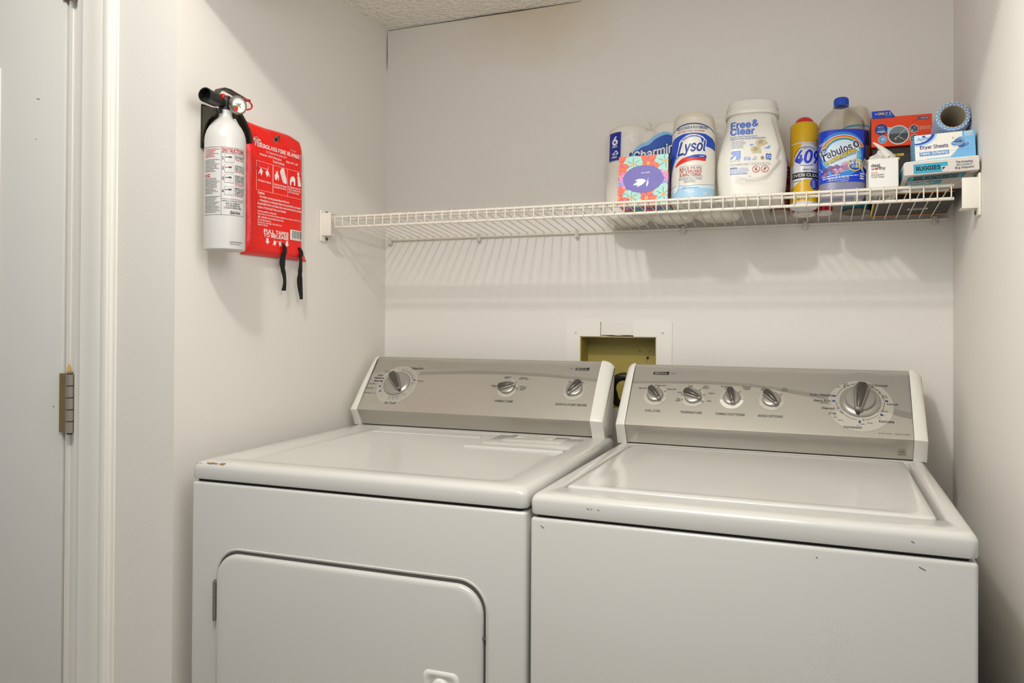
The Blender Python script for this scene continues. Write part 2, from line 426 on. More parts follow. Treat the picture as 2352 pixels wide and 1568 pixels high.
# door, its hinges and casing
b = MB(); DX0, DX1, DY = -1.15, -0.333, YE - 0.004
b.box(DX0, DX1, DY, DY + 0.035, 0.01, 2.03, 'door_paint', 0.002)
door = struct(b.build('door_1', smooth=30))
b = MB()
for z0, z1 in ((0.25, 0.92), (1.06, 1.78)):
    x0, x1 = -1.0, -0.541; q = 0.012
    for i, (p, r) in enumerate((((x0, z0), (x1, z0)), ((x1, z0), (x1, z1)), ((x1, z1), (x0, z1)), ((x0, z1), (x0, z0)))):
        b.tube([(p[0], DY - 0.001, p[1]), (r[0], DY - 0.001, r[1])], 0.007, 'trim_paint', 8)
b.build('panel_moulding', door)
for px, pz, l in ((-0.418, 1.70, 0.008), (-0.42, 1.61, 0.003), (-0.36, 1.02, 0.004)):
    b = MB(); b.tube([(px, DY - 0.0004, pz), (px + l, DY - 0.0006, pz - l * 0.3)], 0.0006, 'dark_gap', 5); b.build('scuff_mark', door)
HX, HY = -0.2970, YE - 0.014
def hinge(z0, z1):
    b = MB(); b.box(-0.3365, -0.3060, YE - 0.0080, YE - 0.0050, z0, z1, 'hinge_leaf')
    o = b.build('door_hinge', door)
    b = MB(); n = 5; h = (z1 - z0) / n
    for i in range(n): b.lathe([(0.0075, z0 + i * h + 0.0006), (0.0085, z0 + i * h + 0.0012), (0.0085, z0 + (i + 1) * h - 0.0012), (0.0075, z0 + (i + 1) * h - 0.0006)], 'hinge_nickel', 16, Matrix.Translation((HX, HY, 0)))
    b.lathe([(0.0055, z0 - 0.002), (0.0055, z1 + 0.003), (0.004, z1 + 0.005)], 'dark_gap', 12, Matrix.Translation((HX, HY, 0)))
    b.build('knuckle', o)
    b = MB(); b.lathe([(0.001, z0 - 0.012), (0.006, z0 - 0.008), (0.0065, z0 - 0.003), (0.005, z0 - 0.001)], 'hinge_nickel', 14, Matrix.Translation((HX, HY, 0))) if z0 > 1.5 else b.lathe([(0.0062, z1 + 0.001), (0.007, z1 + 0.003), (0.004, z1 + 0.005)], 'hinge_nickel', 14, Matrix.Translation((HX, HY, 0)))
    b.build('pin', o)
hinge(0.966, 1.093); hinge(1.905, 2.02)
b = MB()
# jamb edge, then a moulded casing profile (x, y) extruded upward
b.prism([(-0.3235, YE + 0.03), (-0.3235, YE - 0.002), (-0.3215, YE - 0.004), (-0.311, YE - 0.004), (-0.3095, YE - 0.002), (-0.3095, YE + 0.03)], 0, 2.07, 'trim_paint', 'z')
b.prism([(-0.312, YE + 0.002), (-0.312, YE + 0.0005), (-0.286, YE + 0.0005), (-0.286, YE + 0.002)], 0, 2.07, 'trim_paint', 'z')
b.prism([(-0.2885, YE), (-0.2885, YE - 0.0105), (-0.2865, YE - 0.0122), (-0.2715, YE - 0.0124), (-0.2700, YE - 0.0132), (-0.2680, YE - 0.0128), (-0.240, YE - 0.0142), (-0.212, YE - 0.0152), (-0.2105, YE - 0.0146), (-0.2085, YE - 0.0154), (-0.1965, YE - 0.0156), (-0.1935, YE - 0.0140), (-0.1930, YE - 0.0108), (-0.1900, YE - 0.0100), (-0.1885, YE - 0.0035), (-0.1815, YE - 0.0022), (-0.1800, YE)], 0, 2.15, 'trim_paint', 'z')
b.tube([(-0.3125, YE - 0.0046, 1.094), (-0.3115, YE - 0.0048, 1.104), (-0.3120, YE - 0.0046, 1.113)], [0.0052, 0.0040, 0.0018], 'chip_wood', 7)
struct(b.build('trim_1', smooth=30))
# ------------------------------------------------------------------ appliances
PHI = atan2(0.135, 0.115)
def rr(u0, v0, u1, v1, r, n=6):
    pts = []
    for cx, cy, a0 in ((u1 - r, v1 - r, 0), (u0 + r, v1 - r, 90), (u0 + r, v0 + r, 180), (u1 - r, v0 + r, 270)):
        pts += [(cx + r * cos(radians(a0 + k * 90 / n)), cy + r * sin(radians(a0 + k * 90 / n))) for k in range(n + 1)]
    return pts
def knob(parent, base, u, t, r, ang, big=False, plate=None):
    """disc with a tapered finger grip; u along the console, t up its slope"""
    P = Vector((u, base[0] + t * cos(PHI), base[1] + t * sin(PHI)))
    b = MB()
    if big:
        st = 0.0165 if r > 0.04 else 0.0095
        b.lathe([(r * 1.02, 0.0), (r * 1.0, 0.004), (r * 0.9, 0.0075), (r * 0.76, 0.0085)], 'knob_silver', 40)
        b.lathe([(r * 0.74, 0.007), (r * 0.73, st - 0.003), (r * 0.70, st - 0.001), (r * 0.4, st)], 'knob_silver', 40)
    else:
        b.lathe([(r, 0.0), (r * 0.99, 0.005), (r * 0.93, 0.0075), (r * 0.8, 0.0085), (r * 0.4, 0.0087)], 'knob_silver', 32)
    k = b.build('dial_knob', parent, smooth=35, loc=P, rot=(PHI, 0, 0))
    z0 = (st - 0.001) if big else 0.0078; L = r * (0.86 if big else 1.05); wd = r * (0.30 if big else 0.42); hh = 0.014 if big else 0.012
    R = Matrix.Rotation(radians(ang), 4, 'Z')
    def fin(m, sx, dz, y0, y1, sh):
        secs = []
        for i in range(9):
            f = i / 8; y = y0 + (y1 - y0) * f
            ww = wd * sx * (0.42 + 0.75 * (f ** 0.8)) * (1 if i < 8 else 0.75); zt = z0 + (hh + dz) * (0.30 + 0.70 * sin(pi * min(1, 0.18 + 0.62 * f)))
            secs.append([(-ww + sh, y, z0 - 0.004), (ww + sh, y, z0 - 0.004), (ww * 0.9 + sh, y, zt - 0.002), (ww * 0.5 + sh, y, zt), (-ww * 0.5 + sh, y, zt), (-ww * 0.9 + sh, y, zt - 0.002)])
        return MB().rings(secs, m, True, R)
    fin('knob_side', 1.28, -0.005, -L, L * 0.9, 0).build('knob_grip_base', k, smooth=50)
    fin('knob_grip', 0.86, 0.0, -L * 0.80, L * 1.02, 0).build('knob_grip', k, smooth=60)
    if big:
        g = Print(); g.poly([(-0.0045, -r * 0.80), (0.0045, -r * 0.80), (0.003, -r * 0.97), (-0.003, -r * 0.97)], 'knob_grip')
        mb = MB(); g.emit(mb, lambda u_, v_, h: tuple(R @ Vector((u_, v_, 0.0082 + h)))); mb.build('pointer_mark', k, smooth=0, fix=False)
    return k
def console(parent, top, uA, uB, uC, uD, crease, back):
    """end caps uA-uB and uC-uD, silver panel between; profile (v, z)"""
    e = crease; dy, dz = cos(PHI), sin(PHI); L = 0.178
    T = (e[0] + L * dy, e[1] + L * dz)
    prof = [(0.609, top), (0.600, top + 0.018), (0.590, e[1] - 0.012), (e[0] - 0.001, e[1] - 0.001), (e[0] + 0.001, e[1] + 0.004)]
    for i in range(1, 9):
        t = (L - 0.008) * i / 8; q = 0.0045 * sin(pi * i / 9)
        prof.append((e[0] + t * dy - q * dz, e[1] + t * dz + q * dy))
    prof += [(T[0] + 0.002, T[1] + 0.0005), (T[0] + 0.008, T[1] + 0.0035), (T[0] + 0.014, T[1] + 0.0035), (back - 0.004, T[1] - 0.004), (back, T[1] - 0.02), (back - 0.008, top)]
    zm = max(p[1] for p in prof)
    for a, c in ((uB, uA), (uC, uD)):   # from the panel outward, the crown of the cap rolls off
        R = []; wd = abs(c - a)
        for f in (0, .12, .3, .5, .65, .78, .88, .95, .985, 1.0):
            s_ = 0.021 * (1 - sqrt(1 - min(1, f) ** 2 * .995)); u = a + (c - a) * f; ring = []
            for p in prof:
                w_ = max(0, (p[1] - top) / (zm - top)); k = 1 if p[0] < (T[0] + .01) else -.3
                ring.append((u, p[0] + s_ * (.12 + .55 * w_) * k * (1 if p[1] > top + .001 else .3), p[1] - s_ * w_ ** 1.5))
            R.append(ring)
        MB().rings(R, 'white_plastic').build('console_end_cap', parent, smooth=38, bevel=0.0008, seg=2)
    b = MB()
    pp = [(0.613, top + 0.003), (0.604, top + 0.022), (0.594, e[1] - 0.012), (e[0] + 0.0025, e[1] - 0.001), (e[0] + 0.0035, e[1] + 0.0005), (e[0] + 0.0035 + 0.176 * dy, e[1] + 0.0005 + 0.176 * dz), (T[0] + 0.008, T[1] + 0.001), (back - 0.006, T[1] - 0.005), (back - 0.003, T[1] - 0.02), (back - 0.010, top + 0.001)]
    b.prism(pp, uB + 0.0006, uC - 0.0006, 'silver_panel', 'x')
    return b, (e[0] + 0.0035, e[1] + 0.0005)
def slope_map(base):
    dy, dz = cos(PHI), sin(PHI)
    return lambda u, t, h: (u, base[0] + t * dy - h * dz, base[1] + t * dz + h * dy)
K = 'ink_2b2926'; ink('#2b2926'); ink('#26407f'); ink('#5b564e'); ink('#9a948a'); ink('#141210'); ink('#a9a49a'); ink('#6f6a62')
def badge(g, u, t, wd):
    h = wd * 0.25
    g.poly([(u, t), (u + wd * 0.97, t), (u + wd, t + h), (u + wd * 0.03, t + h)], 'ink_141210', 2)
    g.poly([(u + wd * .04, t + h * .72), (u + wd * .86, t + h * .86), (u + wd * .86, t + h * .94), (u + wd * .04, t + h * .92)], 'ink_a9a49a', 3)
    g.text('Kenmore', u + wd * .17, t + h * .22, h * .38, 'ink_a9a49a', 3, width=wd * .68, bold=0.02, shear=0.2)
    g.line([(u + wd * .05, t + h * .2), (u + wd * .13, t + h * .2), (u + wd * .17, t + h * .7)], h * .1, 'ink_a9a49a', 3)

# ---- dryer
dry = thing('clothes_dryer', 'white front-loading clothes dryer with silver console, left of the washing machine', 'dryer', (0.0336, -0.8034, 0), (0, 0, 0.0170))
DW, DZ = 0.7086, 0.9287
def cabinet(parent, wd, zt, m, slot):
    b = MB(); b.box(0.001, wd - 0.001, 0.0, 0.655, 0.012, zt, m, 0.006, 3); return b.build('cabinet', parent, smooth=35)
cabinet(dry, DW, DZ - 0.0395, 'white_enamel', 0)
def top_pan(wd, z0, z1, dished, holes=None, r=0.014):
    """pan with a rolled front edge and a slightly sunk work surface"""
    R = []
    def ring(off, z, rad): return [(p[0], p[1], z) for p in rr(off, off, wd - off, 0.66 - off, max(rad, 0.002), 5)]
    R = [ring(0.006, z0, 0.010), ring(0.001, z0 + 0.002, 0.012), ring(0.0, z0 + 0.006, 0.012), ring(0.0, z1 - r, 0.012)]
    for k in range(1, 6):
        a = pi / 2 * k / 5; R.append(ring(r * (1 - cos(a)), z1 - r + r * sin(a), 0.012 + 0.002 * k))
    return R
b = MB(); R = top_pan(DW, DZ - 0.0355, DZ, True)
for off, z, rad in ((0.045, DZ, 0.03), (0.060, DZ - 0.004, 0.03), (0.075, DZ - 0.005, 0.03)):
    R.append([(p[0], p[1], z) for p in rr(off, off, DW - off, 0.60 if off > 0.05 else 0.612, rad, 5)])
b.rings(R, 'white_enamel'); b.build('top_panel', dry, smooth=50)
b = MB(); b.box(0.012, DW - 0.012, 0.008, 0.65, DZ - 0.044, DZ - 0.0345, 'dark_gap'); b.build('seam', dry, smooth=0)
g = Print()
rg = random.Random(4)
for k in range(16):
    u = 0.035 + 0.042 * rg.random(); g.ell(u, 0.0045 + 0.003 * rg.random(), 0.002 + 0.004 * rg.random(), 0.0007 + 0.001 * rg.random(), 'rust', k % 3, n=9)
for k in range(6): g.ell(0.010 + 0.012 * rg.random(), 0.0045, 0.0008, 0.0006, 'rust', 0, n=7)
mb = MB(); g.emit(mb, lambda u, v, h: (u, v, DZ - 0.014 + 0.014 * sin(math.acos(max(0, 1 - v / 0.014))) + h)); mb.build('chipped_paint', dry, smooth=0, fix=False)
# raised rim marks: long groove, ridge, lint screen lid
b = MB(); b.tube([(0.10, 0.540, DZ - 0.0052), (0.40, 0.540, DZ - 0.0052)], 0.006, 'white_enamel', 10, flat=0.45); b.tube([(0.42, 0.400, DZ - 0.0048), (0.655, 0.400, DZ - 0.0048)], 0.0105, 'white_enamel', 12, flat=0.5); b.build('top_ridge', dry, smooth=60)
b = MB(); b.box(0.436, 0.652, 0.462, 0.585, DZ - 0.010, DZ - 0.0015, 'white_enamel', 0.002, 2)
b.box(0.470, 0.618, 0.500, 0.583, DZ - 0.006, DZ + 0.0006, 'white_enamel', 0.002, 2)
g = Print(); ink('#8d7b4a'); g.rect(0.49, 0.535, 0.585, 0.578, 'card_white', 0); g.text('CLEAN LINT SCREEN', 0.5385, 0.560, 0.0085, 'ink_8d7b4a', 1, 'C', 0.085, 0.02); g.text('AFTER EACH USE', 0.5385, 0.542, 0.0075, 'ink_8d7b4a', 1, 'C', 0.055, 0.02)
g.emit(b, lambda u, v, h: (u, v, DZ + 0.0006 + h)); b.build('lint_screen_lid', dry, smooth=35, fix=False)
# recessed door on the front
DU0, DU1, DZ1, DZ0 = 0.0705, 0.636, 0.7595, 0.15
b = MB()
o1 = rr(DU0 - 0.006, DZ0 - 0.006, DU1 + 0.004, DZ1 + 0.006, 0.055, 10)
b.rings([[(p[0], 0.0012, p[1]) for p in rr(DU0 - 0.008, DZ0 - 0.008, DU1 + 0.006, DZ1 + 0.008, 0.057, 10)], [(p[0], -0.0022, p[1]) for p in rr(DU0 - 0.006, DZ0 - 0.006, DU1 + 0.004, DZ1 + 0.006, 0.055, 10)], [(p[0], -0.0018, p[1]) for p in rr(DU0 - 0.003, DZ0 - 0.003, DU1 + 0.001, DZ1 + 0.003, 0.052, 10)], [(p[0], 0.002, p[1]) for p in rr(DU0 - 0.001, DZ0 - 0.001, DU1 - 0.001, DZ1 + 0.001, 0.05, 10)]], 'white_enamel', caps=False)
b.build('door_surround', dry, smooth=60)
b = MB(); b.rings([[(p[0], -0.0008 - 0.0004 * i, p[1]) for p in rr(DU0 - 0.004 + .004 * i, DZ0 - 0.004 + .004 * i, DU1 + 0.002 - .004 * i, DZ1 + 0.004 - .004 * i, 0.053 - .004 * i, 10)] for i in range(2)], 'gap_grey', True); b.build('door_gap', dry, smooth=0)
def dr(off, y): return [(p[0], y, p[1]) for p in rr(DU0 + off, DZ0 + off, DU1 - 0.003 - off, DZ1 - 0.003 - off, 0.05 - off * .6, 10)]
b = MB(); b.rings([dr(0.0, -0.0006), dr(0.0, -0.005), dr(0.0012, -0.0085), dr(0.004, -0.0105), dr(0.009, -0.0115)], 'white_enamel', True)
ddoor = b.build('dryer_door', dry, smooth=50)
b = MB(); b.rings([[(p[0], -0.0114, p[1]) for p in rr(0.523, 0.545, 0.592, 0.6045, 0.012, 6)], [(p[0], -0.0150, p[1]) for p in rr(0.526, 0.548, 0.589, 0.6015, 0.011, 6)], [(p[0], -0.0150, p[1]) for p in rr(0.531, 0.553, 0.584, 0.597, 0.010, 6)], [(p[0], -0.0118, p[1]) for p in rr(0.535, 0.556, 0.580, 0.593, 0.009, 6)]], 'white_plastic', True)
b.lathe([(0.016, 0), (0.0155, 0.004), (0.012, 0.007), (0.001, 0.0085)], 'white_plastic', 24, Matrix.Translation((0.5575, -0.0118, 0.577)) @ Matrix.Rotation(pi / 2, 4, 'X'))
b.build('door_latch', ddoor, smooth=50)
b = MB(); b.lathe([(0.0035, 0), (0.0035, 0.002), (0.0015, 0.0025)], 'screw_metal', 12, Matrix.Translation((0.6345, -0.004, 0.6695)) @ Matrix.Rotation(pi / 2, 4, 'X')); b.build('screw', dry, smooth=40)
b = MB(); b.box(0.060, 0.0715, -0.0035, 0.0, 0.621, 0.700, 'steel'); hg = b.build('door_hinge', dry, smooth=30)
for i in range(5):
    b = MB(); b.lathe([(0.0036, 0.6225 + i * 0.0154), (0.0042, 0.6230 + i * 0.0154), (0.0042, 0.6370 + i * 0.0154), (0.0036, 0.6375 + i * 0.0154)], 'steel', 14, Matrix.Translation((0.0655, -0.0062, 0))); b.build('knuckle', hg, smooth=40)
# console
b, base = console(dry, DZ, -0.003, 0.0185, 0.665, 0.696, (0.585, 0.9735), 0.70)
g = Print(step=None)
g.poly([(0.0192, 0.120)] + [(0.0192 + 0.6451 * i / 20, 0.1205 + 0.019 * sin(pi * min(1, i / 20 * 1.05) ** 0.8)) for i in range(21)] + [(0.664, 0.1765), (0.0192, 0.1765)], 'silver_ribbed', 0)
g.line([(0.165 + 0.499 * i / 24, 0.1185 + 0.019 * sin(pi * (0.17 + 0.75 * i / 24)) - 0.0035) for i in range(25)], [0.012 - 0.004 * i / 24 for i in range(25)], 'silver_dark', 1)
g.poly([(0.0192, 0.064), (0.056, 0.072), (0.051, 0.062), (0.056, 0.044), (0.066, 0.030), (0.0192, 0.030)], 'silver_panel', 1)
g.ell(0.1095, 0.083, 0.060, 0.063, 'silver_pale', 2, n=56)
def dots(cx, cy, r, angs, m=K): 
    P = [(cx + r * cos(radians(a)), cy + r * sin(radians(a))) for a in angs]
    for a, p in zip(angs, P): g.ell(p[0], p[1], 0.0026, 0.0026, m, 4, n=12); g.ell(p[0], p[1], 0.0015, 0.0015, 'silver_light', 5, n=12)
    return P
CX, CT = 0.1085, 0.087
def marks(cx, cy, r, angs):
    for a in angs:
        c, s_ = cos(radians(a)), sin(radians(a)); p0 = (cx + r * c, cy + r * s_)
        g.line([p0, (p0[0] + 0.008 * c, p0[1] + 0.008 * s_)], 0.0042, 'ink_26407f', 4); g.ell(p0[0], p0[1], 0.0019, 0.0019, 'silver_light', 5, n=10)
dots(CX, CT, 0.0455, (88, 75, 62, 50, 38, 27, 4)); marks(CX, CT, 0.0455, (16, 172, 192, 212)); dots(CX, CT, 0.0455, (262, 276, 290))
g.arc(CX, CT, 0.0455, 0.0455, -28, 88, 0.0007, K, 3); g.arc(CX, CT, 0.0455, 0.0455, 140, 216, 0.0007, K, 3); g.arc(CX, CT, 0.0455, 0.0455, 258, 318, 0.0007, K, 3)
for tx, a in (('80', 88), ('70', 75), ('60', 62), ('50', 50), ('40', 38), ('30', 27), ('10', 4)): g.text(tx, CX + 0.052 * cos(radians(a)), CT + 0.052 * sin(radians(a)) - .001, 0.0026, K, 4, 'C', bold=.01)
for tx, a in (('10', 262), ('20', 276), ('30', 290)): g.text(tx, CX + 0.053 * cos(radians(a)), CT + 0.053 * sin(radians(a)) - .001, 0.0028, K, 4, 'C', bold=.01)
g.text('OFF', CX - .010, CT + .050, 0.0022, K, 4, 'C'); g.text('OFF', CX - .031, CT - .042, 0.0022, K, 4, 'C'); g.text('OFF', CX + .035, CT - .036, 0.0022, K, 4, 'C')
g.text('Timed Dry', 0.134, 0.137, 0.0062, K, 6, 'L', 0.037, 0.012, 0.12); g.text('Touch Up', 0.168, 0.097, 0.0030, K, 6, 'L', 0.017, 0.015); g.line([(0.160, 0.0985), (0.166, 0.0985)], 0.0005, K, 6)
for i, tx in enumerate(('Auto', 'Moisture', 'Sensing')): g.text(tx, 0.0475, 0.1110 - 0.0098 * i, 0.0056, K, 6, 'C', (0.017, 0.029, 0.026)[i], 0.012)
for tx, v, u in (('Less Dry', 0.0825, 0.0425), ('Normal Dry', 0.068, 0.041), ('More Dry', 0.0515, 0.040)): g.text(tx, u, v, 0.003, K, 6, 'R', 0.020, 0.015); g.line([(u + .002, v + .0012), (0.056, v + .0012)], 0.0005, K, 6)
g.text('Press to', 0.066, 0.1275, 0.0022, K, 6, 'C'); g.text('Sensor Dry', 0.062, 0.1235, 0.0022, K, 6, 'C')
g.text('Air Fluff', 0.1105, 0.0205, 0.0062, K, 6, 'C', 0.034, 0.015)
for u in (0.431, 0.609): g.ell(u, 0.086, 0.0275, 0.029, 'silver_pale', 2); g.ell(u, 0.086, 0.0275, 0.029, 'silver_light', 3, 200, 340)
for tx, u, v, h, wd in (('Casual', 0.424, 0.1195, .0036, .017), ('Medium', 0.421, 0.1155, .0026, .014), ('Normal', 0.467, 0.1185, .0036, .019), ('Medium High', 0.469, 0.1145, .0026, .026), ('Delicate', 0.393, 0.0900, .0036, .018), ('Low', 0.395, 0.0858, .0026, .008), ('Cotton /', 0.473, 0.0900, .0036, .020), ('Towels', 0.473, 0.0848, .0036, .017), ('High', 0.471, 0.0805, .0026, .009)): g.text(tx, u, v, h, K, 5, 'C', wd, 0.012)
dots(0.431, 0.086, 0.0262, (45, -2, 182))
g.text('FABRIC CARE', 0.431, 0.0415, 0.0062, K, 5, 'C', 0.049, 0.008, 0.05); g.text('PUSH to START DRYER', 0.609, 0.0395, 0.0062, K, 5, 'C', 0.079, 0.008, 0.05)
g.text('SIGNAL', 0.612, 0.1165, 0.0036, K, 5, 'C', 0.017, 0.012); g.text('Off', 0.5935, 0.1105, 0.0034, K, 5, 'C', 0.008, 0.01); g.text('On', 0.6270, 0.1095, 0.0034, K, 5, 'C', 0.007, 0.01); dots(0.609, 0.086, 0.0262, (55,))
badge(g, 0.600, 0.149, 0.037); g.text('600', 0.584, 0.1515, 0.0036, 'ink_5b564e', 3, 'L', 0.010, 0.012, 0.15)
g.emit(b, slope_map(base), 0.0002, 0.00010); b.build('console_panel', dry, smooth=30, fix=False)
knob(dry, base, 0.1085, 0.087, 0.0385, 38, True); knob(dry, base, 0.431, 0.087, 0.0205, 100); knob(dry, base, 0.609, 0.089, 0.0215, -32)

# ---- washer
wash = thing('washing_machine', 'white top-loading washing machine with silver console, right of the dryer', 'washing machine', (0.7450, -0.7833, 0), (0, 0, -0.0100))
WW, WZ = 0.6595, 0.9197
cabinet(wash, WW, WZ - 0.039, 'white_enamel', 0)
b = MB(); R = top_pan(WW, WZ - 0.0355, WZ, False, r=0.012)
LU0, LU1, LV0, LV1 = 0.034, 0.628, 0.071, 0.590
for off, z, rad in ((-0.001, WZ, 0.012), (0.0, WZ - 0.001, 0.012), (0.001, WZ - 0.026, 0.012)):
    R.append([(p[0], p[1], z) for p in rr(LU0 + off, LV0 + off, LU1 - off, LV1 - off, rad, 5)])
b.rings(R, 'white_enamel'); b.build('top_panel', wash, smooth=45)
b = MB(); b.box(0.012, WW - 0.012, 0.008, 0.65, WZ - 0.044, WZ - 0.0345, 'dark_gap'); b.build('seam', wash, smooth=0)
def lr(o, z, r, e=0): return [(p[0], p[1], z) for p in rr(LU0 + 0.006 + o, LV0 + 0.0015 + o, LU1 - 0.011 - o, LV1 - 0.004 - o * .6, r, 6)]
b = MB(); b.rings([lr(0.003, WZ - 0.024, 0.010), lr(0.001, WZ - 0.010, 0.011), lr(0, WZ - 0.006, 0.012), lr(0.0005, WZ - 0.0005, 0.012), lr(0.003, WZ + 0.0022, 0.012), lr(0.010, WZ + 0.0030, 0.014), lr(0.024, WZ + 0.0022, 0.03), lr(0.034, WZ + 0.0006, 0.05), lr(0.042, WZ + 0.0002, 0.055)], 'white_enamel'); b.build('lid', wash, smooth=60)
for u, z, l in ((0.10, 0.905, .004), (0.107, 0.9045, .002), (0.118, 0.9046, .003), (0.575, 0.903, .004), (0.585, 0.868, .008), (0.02, 0.868, .006), (0.45, 0.866, .002)):
    b = MB(); b.tube([(u, -0.0004, z), (u + l, -0.0004, z - l * 0.5)], 0.0006, 'ink_6f6a62', 5); b.build('scratch', wash, smooth=0)
b, base = console(wash, WZ, -0.002, 0.0205, 0.636, 0.662, (0.585, 0.969), 0.70)
g = Print()
top = [(0.0212 + 0.6142 * i / 30, 0.125 + 0.0065 * sin(pi * min(1, (i / 30) / 0.62)) - (0.062 * max(0, (i / 30) - 0.42) ** 1.6 / 0.58 ** 1.6)) for i in range(31)]
g.poly(top + [(0.6354, 0.1765), (0.0212, 0.1765)], 'silver_ribbed', 0)
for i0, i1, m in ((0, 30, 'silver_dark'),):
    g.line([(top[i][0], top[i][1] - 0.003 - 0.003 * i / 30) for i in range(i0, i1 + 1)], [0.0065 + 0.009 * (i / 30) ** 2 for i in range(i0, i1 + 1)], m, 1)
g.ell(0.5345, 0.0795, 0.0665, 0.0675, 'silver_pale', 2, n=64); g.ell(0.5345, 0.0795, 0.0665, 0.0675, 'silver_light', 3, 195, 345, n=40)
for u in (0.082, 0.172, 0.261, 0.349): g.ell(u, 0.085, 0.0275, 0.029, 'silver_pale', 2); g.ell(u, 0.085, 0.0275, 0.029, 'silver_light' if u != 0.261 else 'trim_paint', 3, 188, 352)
CX, CT = 0.5345, 0.090
dots(0.082, 0.085, 0.0258, (80, 30)); dots(0.172, 0.085, 0.0262, (55, 15, -28, 168, 200)); dots(0.261, 0.085, 0.0258, (48,)); dots(0.349, 0.085, 0.0258, (38,))
for tx, u, v, h, wd, al in (('Light Soil', 0.0585, 0.1035, .0035, .021, 'R'), ('Regular Soil', 0.091, 0.1135, .0035, .026, 'C'), ('Heavy Soil', 0.108, 0.1035, .0035, .022, 'L'), ('Cool', 0.163, 0.1155, .0035, .010, 'C'), ('Darks', 0.163, 0.1105, .0035, .012, 'C'), ('Cool', 0.200, 0.1160, .0035, .010, 'C'), ('Brights', 0.200, 0.1110, .0035, .015, 'C'), ('Cold', 0.1445, 0.0945, .0035, .010, 'R'), ('Warm', 0.207, 0.0955, .0035, .014, 'L'), ('Tap', 0.142, 0.0760, .0035, .008, 'R'), ('Cold', 0.142, 0.0708, .0035, .010, 'R'), ('Hot', 0.206, 0.0730, .0035, .009, 'L'), ('No Softener', 0.247, 0.1165, .0035, .026, 'C'), ('Added', 0.250, 0.1112, .0035, .014, 'C'), ('Softener', 0.293, 0.1170, .0035, .020, 'C'), ('Added', 0.293, 0.1118, .0035, .014, 'C'), ('One', 0.331, 0.1165, .0035, .009, 'C'), ('Rinse', 0.331, 0.1112, .0035, .012, 'C'), ('2nd', 0.377, 0.1165, .0035, .009, 'C'), ('Rinse', 0.377, 0.1112, .0035, .012, 'C')): g.text(tx, u, v, h, K, 5, al, wd, 0.012)
for tx, u, wd in (('SOIL LEVEL', 0.082, 0.037), ('TEMPERATURE', 0.172, 0.050), ('FABRIC SOFTENER', 0.261, 0.064), ('RINSE OPTIONS', 0.349, 0.053)): g.text(tx, u, 0.0375, 0.0058, K, 5, 'C', wd, 0.006)
marks(CX, CT, 0.0485, (166, 181, 4, -38, 268)); dots(CX, CT, 0.0485, (204, 217))
for a0, a1 in ((128, 168), (105, 122), (181, 204), (222, 262), (276, 318), (-28, 4), (10, 34), (36, 58), (62, 78)): g.arc(CX, CT, 0.0485, 0.0485, a0, a1, 0.0009, K, 4)
for a in (128, 105, 222, 276, -28, 34, 58): g.ell(CX + 0.0485 * cos(radians(a)), CT + 0.0485 * sin(radians(a)), 0.0017, 0.0013, K, 5, n=8, rot=a)
for tx, u, v, h, wd, al in (('Bulky / Bedding', 0.479, 0.1015, .0056, .047, 'R'), ('Heavy Duty', 0.4755, 0.0860, .0056, .036, 'R'), ('with Soak', 0.462, 0.0815, .0030, .018, 'C'), ('Prewash', 0.483, 0.0660, .0056, .026, 'R'), ('Soak', 0.486, 0.0535, .0056, .015, 'R'), ('Handwash', 0.519, 0.0190, .0058, .036, 'C'), ('Delicate', 0.571, 0.0375, .0056, .029, 'L'), ('Casual', 0.5875, 0.0835, .0056, .022, 'L'), ('Normal', 0.5665, 0.1325, .0056, .025, 'L'), ('Regular', 0.557, 0.1370, .0032, .018, 'C'), ('Express', 0.557, 0.1322, .0032, .018, 'C'), ('2nd', 0.506, 0.1360, .0030, .008, 'C'), ('Rinse', 0.508, 0.1320, .0030, .011, 'C'), ('Spin', 0.495, 0.1270, .0026, .008, 'R'), ('Rinse', 0.556, 0.1272, .0026, .009, 'L'), ('Spin', 0.566, 0.1215, .0026, .008, 'L'), ('2nd', 0.5795, 0.1065, .0030, .008, 'L'), ('Rinse', 0.5795, 0.1022, .0030, .011, 'L'), ('Rinse', 0.5795, 0.0655, .0026, .009, 'L'), ('Spin', 0.574, 0.0550, .0026, .008, 'L'), ('Rinse', 0.553, 0.0335, .0026, .010, 'C'), ('Spin', 0.5385, 0.0300, .0026, .008, 'C'), ('Rinse', 0.494, 0.0375, .0026, .010, 'C'), ('Spin', 0.484, 0.0445, .0026, .008, 'C')): g.text(tx, u, v, h, K, 6, al, wd, 0.012)
for u, v in ((0.503, .1290), (0.529, .1375), (0.574, .1120), (0.584, .0955), (0.472, .0780), (0.477, .0605), (0.482, .0490), (0.529, .0255), (0.572, .0480)): g.text('OFF', u, v, 0.0020, K, 6, 'C', 0.0055, 0.01)
g.text('Pull to Start', 0.594, 0.0085, 0.0034, 'ink_6f6a62', 5, 'R', 0.025, 0.0, 0.2); g.text('Push to Stop', 0.601, 0.0085, 0.0034, 'ink_6f6a62', 5, 'L', 0.027, 0.0, 0.2)
badge(g, 0.068, 0.1475, 0.040); g.text('800', 0.112, 0.1500, 0.0036, 'ink_5b564e', 3, 'L', 0.010, 0.012, 0.15)
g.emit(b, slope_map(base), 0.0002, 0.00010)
g = Print()  # energy mark on the lower lip
g.line([(0.607, 0.9315), (0.6215, 0.9315), (0.6215, 0.9455), (0.607, 0.9455)], 0.0006, 'ink_5b564e', 1, True); g.line([(0.607, 0.9345), (0.6215, 0.9345)], 0.0006, 'ink_5b564e', 1)
